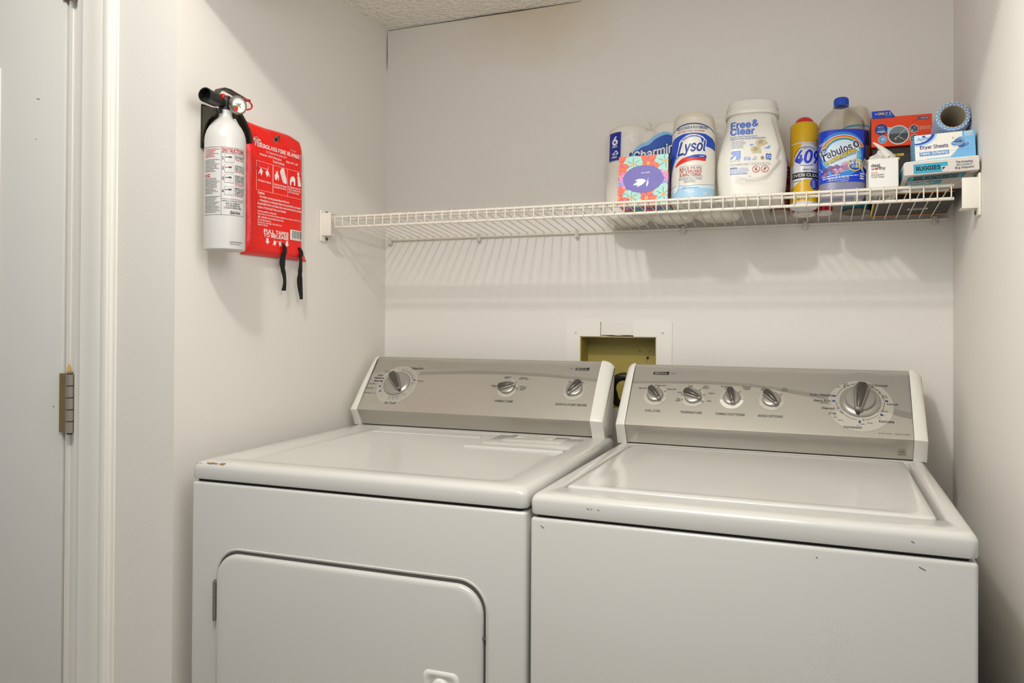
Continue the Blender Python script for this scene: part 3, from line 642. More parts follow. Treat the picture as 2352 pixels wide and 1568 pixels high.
g.arc(0.6142, 0.9385, 0.0058, 0.0048, 20, 175, 0.0006, 'ink_5b564e', 1); g.text('energy', 0.6142, 0.9380, 0.0022, 'ink_2b2926', 2, 'C', 0.010, 0.02, 0.3); g.text('ENERGY STAR', 0.6142, 0.9322, 0.0012, 'ink_5b564e', 2, 'C', 0.011)
g.emit(b, lambda u, z, h: (u, 0.613 - (z - WZ - 0.003) * 0.47 - 0.0004 - h, z)); b.build('console_panel', wash, smooth=30, fix=False)
for u, a, r in ((0.082, 40, .0200), (0.172, 62, .0205), (0.261, 14, .0200), (0.349, 38, .0205)): knob(wash, base, u, 0.086, r, a)
knob(wash, base, 0.5345, 0.090, 0.0415, -8, True)

# ---- recessed hose box in the back wall and the hose in it
box = thing('laundry_outlet_box', 'yellowed plastic outlet box sunk into back wall with broken white painted frame', 'outlet box', (0.7065, 0.0, 1.08))
def OB(x0, x1, y0, y1, z0, z1, m, bb, r=0): bb.box(x0 - 0.7065, x1 - 0.7065, y0, y1, z0 - 1.08, z1 - 1.08, m, r)
b = MB(); e = 0.0025
OB(RX0, RX1, 0.066, 0.070, RZ0, RZ1, 'aged_plastic', b)
OB(RX0 + .0002, RX0 + e, -0.001, 0.066, RZ0, RZ1, 'aged_plastic', b); OB(RX1 - e, RX1 - .0002, -0.001, 0.066, RZ0, RZ1, 'aged_plastic', b)
OB(RX0, RX1, -0.001, 0.066, RZ1 - e, RZ1 - .0002, 'aged_plastic', b); OB(RX0, RX1, -0.001, 0.066, RZ0 + .0002, RZ0 + e, 'aged_plastic', b)
b.build('recess', box, smooth=0)
b = MB()
for P in ([(0.566, .955), (RX0, .955), (RX0, RZ1), (0.660, RZ1), (0.660, 1.213), (0.569, 1.213), (0.566, 1.210)], [(RX1, .955), (0.850, .955), (0.850, 1.210), (0.847, 1.213), (0.749, 1.213), (0.749, RZ1), (RX1, RZ1)]):
    b.prism([(x - .7065, z - 1.08) for x, z in P], -0.0036, -0.0002, 'frame_paint', 'y')
b.build('frame', box, smooth=0)
b = MB(); OB(0.6602, 0.7488, -0.0016, -0.0002, RZ1 + .004, 1.2125, 'wall_paint', b)
b.tube([(0.6608 - .7065, -0.003, 1.2115 - 1.08), (0.6600 - .7065, -0.003, 1.19 - 1.08), (0.6606 - .7065, -0.003, 1.174 - 1.08)], 0.0009, 'rust', 5)
b.tube([(0.662 - .7065, -0.0016, 1.1765 - 1.08), (0.69 - .7065, -0.002, 1.1755 - 1.08), (0.708 - .7065, -0.002, 1.1745 - 1.08), (0.73 - .7065, -0.002, 1.1757 - 1.08), (0.7485 - .7065, -0.0016, 1.1750 - 1.08)], [.0005, .0013, .0006, .0015, .0012], 'dark_gap', 5)
b.build('broken_gap', box, smooth=0)
for x, z in ((0.592, 1.183), (0.826, 1.184)):
    b = MB(); M = Matrix.Translation((x - .7065, -0.0036, z - 1.08)) @ Matrix.Rotation(pi / 2, 4, 'X')
    b.lathe([(0.0036, 0), (0.0034, 0.0012), (0.001, 0.0016)], 'bracket_plastic', 14, M); b.box(-0.003, 0.003, -0.0005, 0.0005, 0.0014, 0.0019, 'ink_6f6a62', 0, M=M); b.build('screw', box)
g = Print(); rg = random.Random(3)
def spider(u, v, s_):
    g.ell(u, v, 0.0026 * s_, 0.0034 * s_, 'dark_gap', 1, n=10)
    for k in range(6): a = radians(60 * k + 20); g.line([(u, v), (u + .008 * s_ * cos(a), v + .008 * s_ * sin(a))], [0.0008, .0003], 'dark_gap', 1)
spider(0.773, 1.115, 1.0); g.line([(0.779, 1.124), (0.769, 1.104)], 0.0006, 'dark_gap', 1)
g.line([(0.80, 1.142), (0.807, 1.138)], 0.003, 'dark_gap', 1); g.line([(0.802, 1.148), (0.804, 1.134)], 0.0012, 'dark_gap', 1)
for k in range(26): u, v = 0.73 + 0.075 * rg.random(), 1.13 + 0.035 * rg.random(); g.ell(u, v, .0006 + .0009 * rg.random(), .0006 + .0006 * rg.random(), 'dark_gap', 1, n=6)
mb = MB(); g.emit(mb, lambda u, v, h: (u - .7065, 0.066 - h, v - 1.08)); mb.build('cobweb_stain', box, smooth=0, fix=False)
hose = MB(); P = []
for i in range(22):
    a = radians(200 - 200 * i / 21); P.append((0.7315 + 0.034 * cos(a), -0.020 - 0.012 * sin(a), 1.036 + 0.034 * sin(a)))
P = [(P[0][0] + 0.002, 0.03, 0.995), (P[0][0], 0.006, 1.002)] + P + [(P[-1][0] + .002, -0.022, 0.96), (P[-1][0] + .004, -0.03, 0.6), (P[-1][0] + .004, -0.03, 0.03)]
hose.tube(P, 0.0105, 'black_rubber', 14); hz = hose.build('drain_hose', smooth=60)
tag(hz, 'black rubber drain hose looping between the two consoles', 'hose')
# ------------------------------------------------------------------ wire shelf, brackets, clips
TILT = -0.1056                        # the shelf rises a little toward its front edge
YF = -0.292
def deck(y): return 1.4550 + 0.106 * (-y)
shelf = thing('wire_shelf', 'white vinyl-coated wire shelf across the alcove above the machines', 'shelf', (0.74, -0.146, deck(-0.146)))
ox, oy, oz = shelf.location
X0, X1 = 0.0195, 1.4455
def sh(x, y, z): return (x - ox, y - oy, z - oz)
b = MB(); n = 60; pitch = 0.02405
for i in range(n):
    x = X0 + 0.002 + pitch * i
    if x > X1: break
    b.tube([sh(x, -0.007, deck(-0.007)), sh(x, YF + 0.016, deck(YF + 0.016)), sh(x, YF + 0.004, deck(YF) - 0.0002), sh(x, YF - 0.0025, deck(YF) - 0.002), sh(x, YF - 0.0045, deck(YF) - 0.008), sh(x, YF - 0.0045, 1.4590), sh(x, YF - 0.003, 1.4550)], 0.00145, 'shelf_vinyl', 7)
b.build('wire_grid', shelf, smooth=60)
def rail(name, y, z, r, x0=X0, x1=X1): MB().tube([sh(x0, y, z), sh(x1, y, z)], r, 'shelf_vinyl', 12).build(name, shelf, smooth=60)
rail('front_top_rail', YF, deck(YF) - 0.0045, 0.0033); rail('front_lip_rail', YF, 1.4555, 0.0033); rail('support_rail', -0.262, deck(-0.262) - 0.0045, 0.0030, X0 + .02, X1 - .004); rail('back_rail', -0.0065, deck(-0.0065) - 0.0045, 0.0032, 0.012, 1.474)
for x, y, z in ((0.207, YF, deck(YF) - .0045), (0.41, YF, 1.4555), (1.315, -0.262, deck(-.262) - .0045)):
    b = MB(); b.tube([sh(x - .018, y, z), sh(x - .010, y, z), sh(x + .010, y, z), sh(x + .018, y, z)], [.0031, .0041, .0041, .0031], 'shelf_vinyl', 10); b.build('coating_lump', shelf, smooth=60)
for x, y, z in ((1.3585, -.17, deck(-.17) - .0013), (1.335, -.15, deck(-.15) - .0013), (1.385, -.19, deck(-.19) - .0013), (1.19, -.20, deck(-.2) - .0013)):
    b = MB(); b.box(*(lambda q: (q[0] - .0011, q[0] + .0011, q[1] - .004, q[1] + .004, q[2] - .0004, q[2] + .0004))(sh(x, y, z)), 'rust'); b.build('rust_spot', shelf, smooth=0)

def bracket(x, sgn, label):
    br = thing('shelf_bracket', label, 'bracket', (x, -0.300, 1.459), (0, 0, 0), 'shelf end brackets')
    b = MB(); xs = sorted((0, sgn * 0.0045)); b.box(xs[0], xs[1], -0.021, 0.017, -0.041, 0.040, 'bracket_plastic', 0.0012, 2)
    b.build('wall_plate', br, smooth=35)
    xs = sorted((sgn * 0.0022, sgn * 0.0315)); b = MB()
    b.box(xs[0], xs[1], -0.0165, -0.0135, -0.027, 0.0325, 'bracket_plastic', 0.001, 2)
    b.box(xs[0] + .0004, xs[1] - .0004, -0.0158, 0.022, -0.0266, -0.0240, 'bracket_plastic', 0.0008, 2); b.box(xs[0] + .0004, xs[1] - .0004, -0.0158, 0.012, 0.0295, 0.0321, 'bracket_plastic', 0.0008, 2)
    b.box(min(sgn * 0.004, sgn * 0.0065), max(sgn * 0.004, sgn * 0.0065), -0.0155, 0.022, -0.0262, 0.0318, 'bracket_plastic')
    b.build('cup', br, smooth=35)
    for z in (0.034, -0.034):
        b = MB(); M = Matrix.Translation((sgn * 0.0045, 0.004, z)) @ Matrix.Rotation(sgn * pi / 2, 4, 'Y')
        b.lathe([(0.0052, 0.0), (0.005, 0.0012), (0.0032, 0.0022), (0.001, 0.0024)], 'screw_metal', 16, M); b.box(-0.0035, 0.0035, -0.0006, 0.0006, 0.0022, 0.0028, 'dark_gap', M=M); b.box(-0.0006, 0.0006, -0.0035, 0.0035, 0.0022, 0.0028, 'dark_gap', M=M); b.build('screw', br, smooth=40)
    return br
bracket(LW * -0.300 + 0.0002, 1, 'white plastic bracket holding the empty left end of wire shelf')
br = bracket(W - 0.0002, -1, 'white plastic bracket at right end of wire shelf under rug gripper box')

def clip(x, label):
    c = thing('shelf_clip', label, 'clip', (x, 0, 1.4535), (0, 0, 0), 'wall clips under the back rail')
    b = MB(); b.box(-0.0052, 0.0052, -0.0145, -0.0003, -0.0155, -0.0048, 'clip_plastic', 0.0012, 2); b.box(-0.0048, 0.0048, -0.0141, -0.0115, -0.0140, 0.004, 'clip_plastic', 0.0010, 2); b.box(-0.0045, 0.0045, -0.0032, -0.0006, -0.012, 0.012, 'clip_plastic', 0.0008, 2); b.build('hook', c, smooth=40)
    b = MB(); b.box(-0.0012, 0.0012, -0.0158, -0.0140, -0.014, -0.001, 'clip_plastic', 0.0005, 1); b.build('rib', c, smooth=40)
for x, l in ((0.0200, 'white wall clip under the shelf at the left back corner'), (0.307, 'white wall clip under empty shelf, second from the left corner'), (0.596, 'white wall clip under shelf just left of toilet paper pack'), (0.879, 'white wall clip under shelf below the wipes canister'), (1.170, 'white wall clip under shelf below the oven cleaner can'), (1.448, 'white wall clip under the shelf at its right end')): clip(x, l)

# ------------------------------------------------------------------ things on the shelf
def on_deck(name, label, cat, x, y, turn=0.0, lift=0.0017, group=None):
    t = thing(name, label, cat, (x, y, deck(y) + lift), (0, 0, 0), group)
    t.rotation_mode = 'XYZ'; t.matrix_world = Matrix.Translation((x, y, deck(y) + lift)) @ Matrix.Rotation(TILT, 4, 'X') @ Matrix.Rotation(turn, 4, 'Z'); return t
def emb(g, name, parent, fn, base=0.0003, dl=0.00016): mb = MB(); g.emit(mb, fn, base, dl); return mb.build(name, parent, smooth=0, fix=False)

# toilet paper pack: six rolls in film
tp = on_deck('toilet_paper_pack', 'film-wrapped six pack of toilet paper rolls behind the floral tissue box', 'toilet paper', 0.860, -0.070)
b = MB(); PH = 0.2425
def roll_secs(cx, k):
    a, d = 0.0565, 0.0555; r = random.Random(k); out = []
    for z, s_ in ((0.0, .80), (.004, .92), (.012, .985), (.03, 1.0), (.09, 1.0), (.110, .985), (.1195, .965), (.129, .985), (.16, 1.0), (.205, 1.0), (.224, .99), (.2345, .945), (.240, .86), (.2425, .70)):
        out.append((z, a * s_, d * s_, 2.25, cx + r.uniform(-.0008, .0008), r.uniform(-.0008, .0008)))
    return out
for i, cx in enumerate((-0.112, 0.0, 0.112)): b.sell(roll_secs(cx, i), 'film_white', 40)
for cx in (-0.056, 0.056): b.sell([(0.008, .020, .034, 2), (.02, .024, .045, 2.4), (.215, .024, .045, 2.4), (.230, .018, .030, 2)], 'film_white', 24, fn=lambda x, y, z, cx=cx: (x + cx, y, z))
b.tube([(-0.056, -0.020, 0.236), (-0.052, -0.03, 0.243), (-0.058, -0.036, 0.247), (-0.05, -0.04, 0.242)], [.002, .0016, .001, .0005], 'film_white', 6)
b.build('wrapper', tp, smooth=60)
ink('#23278f'); ink('#2a59b8'); ink('#8fc3ec'); ink('#173f9c'); ink('#e9eef4'); ink('#b9c3d2'); ink('#16327e')
def lobe(u, v, h):
    c = -0.112 if u < -0.056 else 0.0; q = min(0.98, abs((u - c) / 0.0565)); d = 0.0555 * (1 - q ** 2.25) ** (1 / 2.25) if True else 0
    return (u, -max(d, 0.038) - 0.0015 - h, v)
g = Print(step=0.006); g.rect(-0.1555, 0.148, -0.1215, 0.222, 'ink_b9c3d2', 0); g.rect(-0.1545, 0.149, -0.1225, 0.221, 'ink_23278f', 1)
g.text('6', -0.1385, 0.189, 0.021, 'ink_e9eef4', 2, 'C', bold=.035); g.text('ROLLS', -0.1385, 0.1825, 0.0042, 'ink_e9eef4', 2, 'C', .013, .03)
g.ell(-0.135, 0.170, .0042, .0038, 'ink_e9eef4', 2); g.ell(-0.1395, 0.1665, .0035, .003, 'ink_e9eef4', 2); g.ell(-0.1315, 0.1662, .0033, .003, 'ink_e9eef4', 2); g.ell(-0.1355, 0.1672, .0034, .0030, 'ink_23278f', 3)
g.line([(-0.146, 0.167), (-0.142, 0.1625), (-0.1375, 0.1690)], .0014, 'ink_e9eef4', 3); g.line([(-.1345, .162), (-.1345, .1665)], .0014, 'ink_e9eef4', 4); g.text('FSC', -0.1385, 0.1545, .0052, 'ink_e9eef4', 2, 'C', .014, .03)
emb(g, 'count_label', tp, lobe)
g = Print(step=0.006, clip=(-0.125, 0.05, 0.06, 0.225))
blob = [(-.092, .100), (-.084, .132), (-.068, .165), (-.050, .188), (-.028, .197), (-.010, .212), (.016, .219), (.040, .206), (.055, .196), (.055, .100)]
g.blob([(x, y + .004) for x, y in blob], 'ink_8fc3ec', 0); g.blob([(x + .004 if x < .05 else x, y - .004) for x, y in blob], 'ink_2a59b8', 1)
for k in range(9): x = -.085 + .017 * k; g.poly([(x, .100), (x + .007, .100), (x + .019, .175 + .0025 * k), (x + .013, .175 + .0025 * k)], 'ink_173f9c', 2)
for m, L, bo in (('ink_16327e', 3, .065), ('ink_e9eef4', 4, .02)): g.text('Charmin', -.062, .1500, .024, m, L, 'L', .100, bo, .18, rot=11)
g.t = [(tuple((p[0] - .026, p[1] - .0115) for p in t), m, L) for t, m, L in g.t]
emb(g, 'brand_label', tp, lambda u, v, h: (u, -.0585 - .002 * sin(u * 60) - h, v), dl=.0003)

# tissue box
tb = on_deck('tissue_box', 'purple tissue box with coral and mint flowers in front of toilet paper', 'tissue box', 0.822, -0.2080, radians(0.5))
TX, TD, TH = 0.0575, 0.0400, 0.1145
for h in ('#f2663f', '#a6d8c6', '#ef8fcb', '#9aa0de', '#f3a01f', '#5a4fa0', '#cf3b2f', '#59b39c'): ink(h)
def flower(g, u, v, r, m, L=1, rot=0, n=6, line='ink_5a4fa0'):
    for k in range(n):
        a = radians(rot + 360 * k / n); c, s_ = cos(a), sin(a); P = []
        for x, y in ((.10, -.06), (.45, -.30), (.78, -.40), (1.0, -.24), (.93, 0.0), (1.0, .24), (.78, .40), (.45, .30), (.10, .06)): P.append((u + r * (c * x - s_ * y), v + r * (s_ * x + c * y)))
        g.blob(P, m, L + .1 * k, 3)
        g.line([(u + r * (c * x - s_ * y), v + r * (s_ * x + c * y)) for x, y in ((.2, 0), (.4, .05), (.58, -.03), (.75, .04))], [r * .05, r * .06, r * .05, r * .02], line, L + .8)
    g.ell(u, v, r * .15, r * .17, 'ink_f3a01f', L + 1.2, n=14)
def floral(g, x0, y0, x1, y1, sc, seed, dark=False):
    co, mi = ('ink_cf3b2f', 'ink_59b39c') if dark else ('ink_f2663f', 'ink_a6d8c6'); w_, h_ = x1 - x0, y1 - y0
    for fx, fy, m, r in ((.02, .60, 'ink_ef8fcb', .17), (.98, .62, 'ink_ef8fcb', .16), (.03, .36, 'ink_ef8fcb', .14), (.0, .48, 'ink_9aa0de', .13), (1.0, .45, 'ink_9aa0de', .15), (.45, 1.02, 'ink_ef8fcb', .15), (.14, .0, 'ink_ef8fcb', .14), (.45, .02, 'ink_9aa0de', .15), (.77, -.02, 'ink_ef8fcb', .16), (.78, 1.03, 'ink_9aa0de', .14), (.15, 1.02, 'ink_ef8fcb', .14)): flower(g, x0 + fx * w_, y0 + fy * h_, r * sc, m, 1, seed * 17 + fx * 300)
    for fx, fy, m, r in ((.30, .83, mi, .20), (.60, .83, co, .23), (.94, .86, mi, .21), (-.02, .85, co, .24), (.0, .14, co, .25), (.28, .14, mi, .20), (.58, .12, co, .23), (.92, .18, mi, .22)): flower(g, x0 + fx * w_, y0 + fy * h_, r * sc, m, 4, fx * 200 + seed * 31)
b = MB(); b.box(-TX, TX, -TD, TD, 0, TH, 'tissue_purple', 0.0008, 1)
g = Print(clip=(-TX, 0, TX, TH)); floral(g, -TX, 0, TX, TH, .115, 1); g.ell(0.0, .0585, .0465, .0325, 'ink_5a4fa0', 8, n=48); g.ell(0, .0585, .0458, .0318, 'tissue_purple', 9, n=48)
g.ell(.041, .0585, .0075, .009, 'ink_5a4fa0', 10); g.ell(.0416, .0585, .0070, .0085, 'tissue_purple', 11)
for p, q in (((-.022, .045), (.006, .056)), ((-.014, .041), (.008, .055)), ((-.018, .0555), (.004, .0575)), ((.009, .040), (.0125, .055))):
    dx, dy = q[0] - p[0], q[1] - p[1]; g.blob([p, (p[0] + dx * .45 - dy * .13, p[1] + dy * .45 + dx * .13), q, (p[0] + dx * .45 + dy * .13, p[1] + dy * .45 - dx * .13)], 'ink_e9eef4', 10 + 50 * abs(dx), 4)
g.line([(.0095, .051), (.013, .061)], .0007, 'ink_e9eef4', 10); g.text('open me', .006, .0745, .0036, 'ink_e9eef4', 10, 'C', .020, .01, rot=180)
g.emit(b, front_map(-TD), .0003, .0001)
g = Print(clip=(-TD, 0, TD, TH)); floral(g, -TD, 0, TD, TH, .11, 2, True); g.emit(b, lambda u, v, h: (TX + h, u, v), .0003, .0001)
g = Print(clip=(-TX, -TD, TX, TD)); floral(g, -TX, -TD, TX, TD, .10, 3, True); g.emit(b, lambda u, v, h: (u, -v, -h + .0001), .0002, .0001)
b.build('carton', tb, smooth=0, fix=False)

# wipes canister
ly = on_deck('wipes_canister', 'white canister of disinfecting wipes with blue label beside detergent tub', 'canister', 0.932, -0.2180, radians(3))
R = .0490
MB().lathe([(R - .004, 0), (R - .001, .0015), (R, .005), (R, .170), (R - .001, .172)], 'canister_white', 48).build('body', ly)
MB().lathe([(R - .002, .1705), (R - .001, .176), (R - .0035, .189), (R - .003, .1905), (R - .006, .201), (R - .009, .2045), (R - .014, .2055), (.001, .2058)], 'lid_ivory', 48).build('lid', ly, smooth=30)
for h in ('#1b47b5', '#16388f', '#d8301f', '#a5261d', '#2b3768', '#a9d0ea', '#cfe6f2', '#efeade', '#7fb0dc', '#b8d3e6'): ink(h)
def lq(x, y): d = max(-.98, min(.98, (x - 1595.5) / 971 / R)); return (R * asin(d), (469 - y) / 971)
A = [lq(x, 297 + 5 * ((x - 1595) / 50) ** 2 + 3) for x in range(1548, 1645, 6)]
g = Print(step=.006); g.rect(-.066, .006, .066, .168, 'canister_white', 0)
g.line([(u, .1745 - 4.2 * u * u) for u in [(-.06 + .12 * i / 20) for i in range(21)]], .0022, 'ink_16388f', 2)
g.text('KILLS COLD & FLU VIRUSES', 0, .1625, .0058, 'ink_2b3768', 3, 'C', .073, .02, .12); g.text('KILLS COVID-19 VIRUS* IN 15 SECONDS', -.003, .1555, .0036, 'ink_a5261d', 3, 'C', .062, .012, .1)
g.poly([(-.066, .138), (-.05, .146), (-.02, .152), (.0, .153), (.03, .151), (.052, .144), (.066, .136), (.066, .118), (.046, .121), (.024, .123), (.020, .141), (.008, .147), (-.010, .145), (-.030, .132), (-.036, .108), (-.040, .094), (-.052, .080), (-.066, .060)], 'ink_1b47b5', 1)
g.curve([(.030, .124), (.031, .132), (.026, .1415), (.010, .1475), (-.010, .1465), (-.028, .136), (-.031, .128)], [.0005, .002, .0028, .0024, .002, .0014, .0004], 'ink_efeade', 3)
g.curve([(.0275, .126), (.027, .135), (.018, .143), (.002, .145), (-.014, .140), (-.025, .130)], [.0006, .0016, .002, .0018, .0014, .0004], 'ink_1b47b5', 4)
g.curve([(-.036, .108), (-.044, .093), (-.056, .080), (-.066, .064)], .0016, 'ink_7fb0dc', 3)
for m, L, bo in (('ink_efeade', 5, .06), ('ink_2b3f8f', 6, .022)):
    ink(m[4:]); g.text('L', -.034, .1035, .030, m, L, 'L', .015, bo, .32); g.text('ysol', -.017, .1085, .024, m, L, 'L', .047, bo, .22, rot=4)
g.curve([(-.036, .104), (-.040, .101), (-.038, .098), (-.032, .100), (-.024, .106)], .0016, 'ink_2b3f8f', 6)
g.blob([(-.040, .078), (-.036, .086), (-.018, .096), (.010, .0985), (.030, .098), (.0325, .094), (.030, .0885), (.006, .089), (-.020, .084)], 'ink_d8301f', 4); g.blob([(-.014, .0955), (.006, .1015), (.031, .1025), (.0335, .098), (.031, .0945), (.005, .0955)], 'ink_1b47b5', 5)
g.text('BRAND', .018, .0975, .0022, 'ink_efeade', 6, 'L', .010, .02)
g.line([(-.028, .0765), (.026, .0765)], .0005, 'ink_2b3768', 2); g.line([(-.028, .0530), (.026, .0530)], .0005, 'ink_2b3768', 2)
for i, (tx, wd, bo) in enumerate((('KILLS 99.9%', .050, .02), ('OF VIRUSES', .050, .02), ('& BACTERIA', .049, .02))): g.text(tx, -.027, .0685 - .0072 * i, .0056, 'ink_a5261d', 3, 'L', wd, bo)
g.text('DISINFECTING', -.028, .0450, .0056, 'ink_2b3768', 3, 'L', .052, .004); g.text('WIPES', -.016, .0382, .0056, 'ink_2b3768', 3, 'L', .025, .004)
g.poly([(-.066, .030), (-.040, .034), (-.010, .0300), (.030, .0335), (.066, .039), (.066, .006), (-.066, .006)], 'ink_cfe6f2', 1); g.poly([(-.066, .024), (-.03, .028), (.01, .0250), (.066, .031), (.066, .006), (-.066, .006)], 'ink_a9d0ea', 2)
g.line([(-.066, .0310), (-.040, .0345), (-.010, .0305), (.030, .0340), (.066, .0395)], .0006, 'ink_16388f', 3)
g.text('CRISP LINEN SCENT', -.020, .0250, .0028, 'ink_2b3768', 4, 'L', .038, .004); g.text('95', -.013, .0150, .0072, 'ink_efeade', 4, 'L', .011, .02); g.micro(.0, .019, .010, .0015, 2, .003, 'ink_efeade', 4, 5)
g.blob([(-.045, .022), (-.036, .032), (-.030, .043), (-.029, .031), (-.034, .021), (-.040, .018)], 'ink_efeade', 5); g.line([(-.029, .043), (-.0285, .030), (-.034, .0195), (-.040, .0170)], .0014, 'ink_7fb0dc', 6)
g.micro(.028, .016, .011, .0016, 2, .004, 'ink_efeade', 4, 8)
emb(g, 'label', ly, cyl_map(R), dl=.0001)

# detergent tub
dt = on_deck('detergent_tub', 'large white laundry detergent tub with blue lettering and grip recess', 'detergent', 1.058, -0.190, radians(5))
def grip(x, y, z):
    if y < 0:
        zz = z; lim = .036 + .020 * (1 - abs((zz - .118) / .075)) if zz > .09 else .058 - .00055 * ((.09 - zz) * 1000) ** 1.08
        d = max((x - lim) / .007, min((.045 - z + .00010 * (x * 1000) ** 2 * .08) / .007, (x + .040) / .030) if z < .06 else -1)
        s_ = max(0, min(1, d)); s_ = s_ * s_ * (3 - 2 * s_)
        if .034 < z < .190: y += .0065 * s_ * min(1, (.190 - z) / .012, (z - .034) / .008)
    return (x, y, z)
secs = [(0, .060, .044), (.002, .064, .047), (.008, .067, .050)]
for i in range(46):
    z = .012 + .178 * i / 45; f = z / .19
    a = .0675 + .0085 * sin(pi * min(1, f * 1.12) ** 0.9) - .0145 * max(0, f - .45) ** 1.3 * 1.9; d = .0505 + .002 * sin(pi * f) - .003 * max(0, f - .6)
    secs.append((z, a, d))
a_, d_ = secs[-1][1:3]
MB().sell([(z, a, d, 3.2, -.0015 * 0) for z, a, d in secs] + [(.195, a_ - .001, d_ - .001, 3.0), (.199, a_ - .006, d_ - .005, 2.8)], 'tub_white', 120, fn=grip).build('body', dt, smooth=50)
MB().sell([(.197, .0500, .044, 2.6), (.1985, .0575, .050, 2.6), (.203, .0590, .051, 2.6), (.2075, .0585, .0505, 2.6), (.209, .0560, .048, 2.6), (.214, .0555, .0475, 2.6), (.215, .0568, .0488, 2.6), (.2185, .0568, .0488, 2.6), (.2195, .055, .047, 2.6), (.226, .0545, .0465, 2.6), (.230, .0535, .0455, 2.6), (.233, .050, .042, 2.6), (.2335, .045, .037, 2.6)], 'tub_white', 80).build('lid', dt, smooth=30)
for h in ('#4c74cf', '#3d5f9f', '#8fa9dd', '#c9bb97', '#a89a72', '#6fa7d8', '#2f55a6', '#8f98a8', '#7c7668', '#c9362d', '#b9b6ad'): ink(h)
def dq(x, y): return ((x - 1729) / 1010, (470 - y) / 1010)
g = Print(step=.008); T = lambda tx, x, y, h, m, w_, bo=0.0, L=1, al='L': g.text(tx, *dq(x, y), h, m, L, al, w_, bo)
T('Free', 1683, 305, .0148, 'ink_4c74cf', .042, .03); T('&', 1729, 303, .0150, 'ink_4c74cf', .0125, .03); T('Clear', 1682, 320.5, .0148, 'ink_4c74cf', .051, .03)
T('Concentrated Cleaning Power', 1682, 327.5, .0036, 'ink_3d5f9f', .058, .0); T('Fragrance Free Laundry Detergent Pack', 1682, 332.3, .0036, 'ink_3d5f9f', .075, .006)
for i in range(6): g.micro(*dq(1685.5, 337 + 3.1 * i), .030, .0012, 1, .003, 'ink_8f98a8', 1, 30 + i, .3)
for i in (0, 2, 3, 5): g.ell(*dq(1683, 336.5 + 3.1 * i), .0006, .0006, 'ink_8f98a8', 1, n=8)
def pac(x, y, k, rot):
    c, s_ = cos(rot), sin(rot); f = lambda a, b_: (lambda q: (q[0] + (c * a - s_ * b_) * k, q[1] + (s_ * a + c * b_) * k))(dq(x, y))
    g.poly([f(-11, 2), f(-7, 7), f(2, 8), (f(9, 5)), f(13, -4), f(7, -5), f(-4, -9), f(-9, -4)], 'ink_c9bb97', 1); g.poly([f(-6, 2), f(-1, 6), f(5, 3), f(2, -2), f(-4, -3)], 'ink_a89a72', 2); g.line([f(-9, -3), f(-2, -4), f(10, -3)], .0006, 'ink_a89a72', 2)
pac(1748, 342, .00112, .15); pac(1737, 358, .00108, -.3)
g.blob([dq(1724, 346), dq(1727, 344), dq(1733, 345.5), dq(1729, 347), dq(1725, 348)], 'ink_6fa7d8', 2); g.blob([dq(1753, 354), dq(1760, 353), dq(1766, 348), dq(1767, 352), dq(1763, 356)], 'ink_6fa7d8', 2)
a0 = dq(1682.5, 380); s_ = .0225 / 22
for P in ([(1, 1.5), (12, 13), (12, 2), (16.5, 1), (21, 4), (21, 20), (5, 20), (1, 17), (2, 14), (9, 14), (0, 5)],): g.poly([(a0[0] + x * s_, a0[1] + y * s_ * 1.02) for x, y in P], 'ink_8fa9dd', 1); g.line([(a0[0] + x * s_, a0[1] + y * s_ * 1.02) for x, y in P], .0007, 'ink_4c74cf', 2, True)
T('up&up', 1682, 383.5, .0050, 'ink_b9b6ad', .0215, .0)
g.poly([dq(1712, 374), dq(1716, 373), dq(1726, 375), dq(1726, 381), dq(1716, 380), dq(1712, 381)], 'ink_8fa9dd', 1); g.micro(*dq(1714.5, 376.5), .009, .0012, 2, .0024, 'ink_efeade', 2, 3); g.ell(*dq(1736, 374.5), .0022, .0022, 'ink_8f98a8', 1); g.ell(*dq(1736, 374.5), .0013, .0013, 'tub_white', 2); g.micro(*dq(1729.5, 379), .0125, .0009, 2, .002, 'ink_8f98a8', 1, 4)
g.ell(*dq(1751, 377), .0038, .0040, 'ink_a89a72', 1); g.ell(*dq(1752, 376), .0022, .0024, 'ink_7c7668', 2)
g.poly([dq(1758, 369), dq(1761, 367), dq(1764, 369), dq(1767, 367.5), dq(1770, 369), dq(1769, 382), dq(1759, 381)], 'ink_2f55a6', 1); g.text('72', *dq(1764, 377), .0052, 'ink_efeade', 2, 'C', .0080, .03); g.micro(*dq(1760.5, 380), .007, .001, 1, .002, 'ink_efeade', 2, 9, .05)
T('72 DETERGENT PACS', 1682, 393, .0052, 'ink_8f98a8', .041); T('51.8 OZ (3.24 LB) 1.47 kg', 1727.5, 392.5, .0052, 'ink_8f98a8', .040)
T('WARNING:', 1682, 400, .0036, 'ink_3d5f9f', .016, .02)
g.micro(*dq(1701, 399.5), .022, .0014, 1, .003, 'ink_8fa9dd', 1, 12); g.micro(*dq(1682, 403), .041, .0013, 4, .0030, 'ink_8fa9dd', 1, 13, .15); T('KEEP OUT OF REACH OF CHILDREN', 1682, 412.6, .0019, 'ink_3d5f9f', .036, .01)
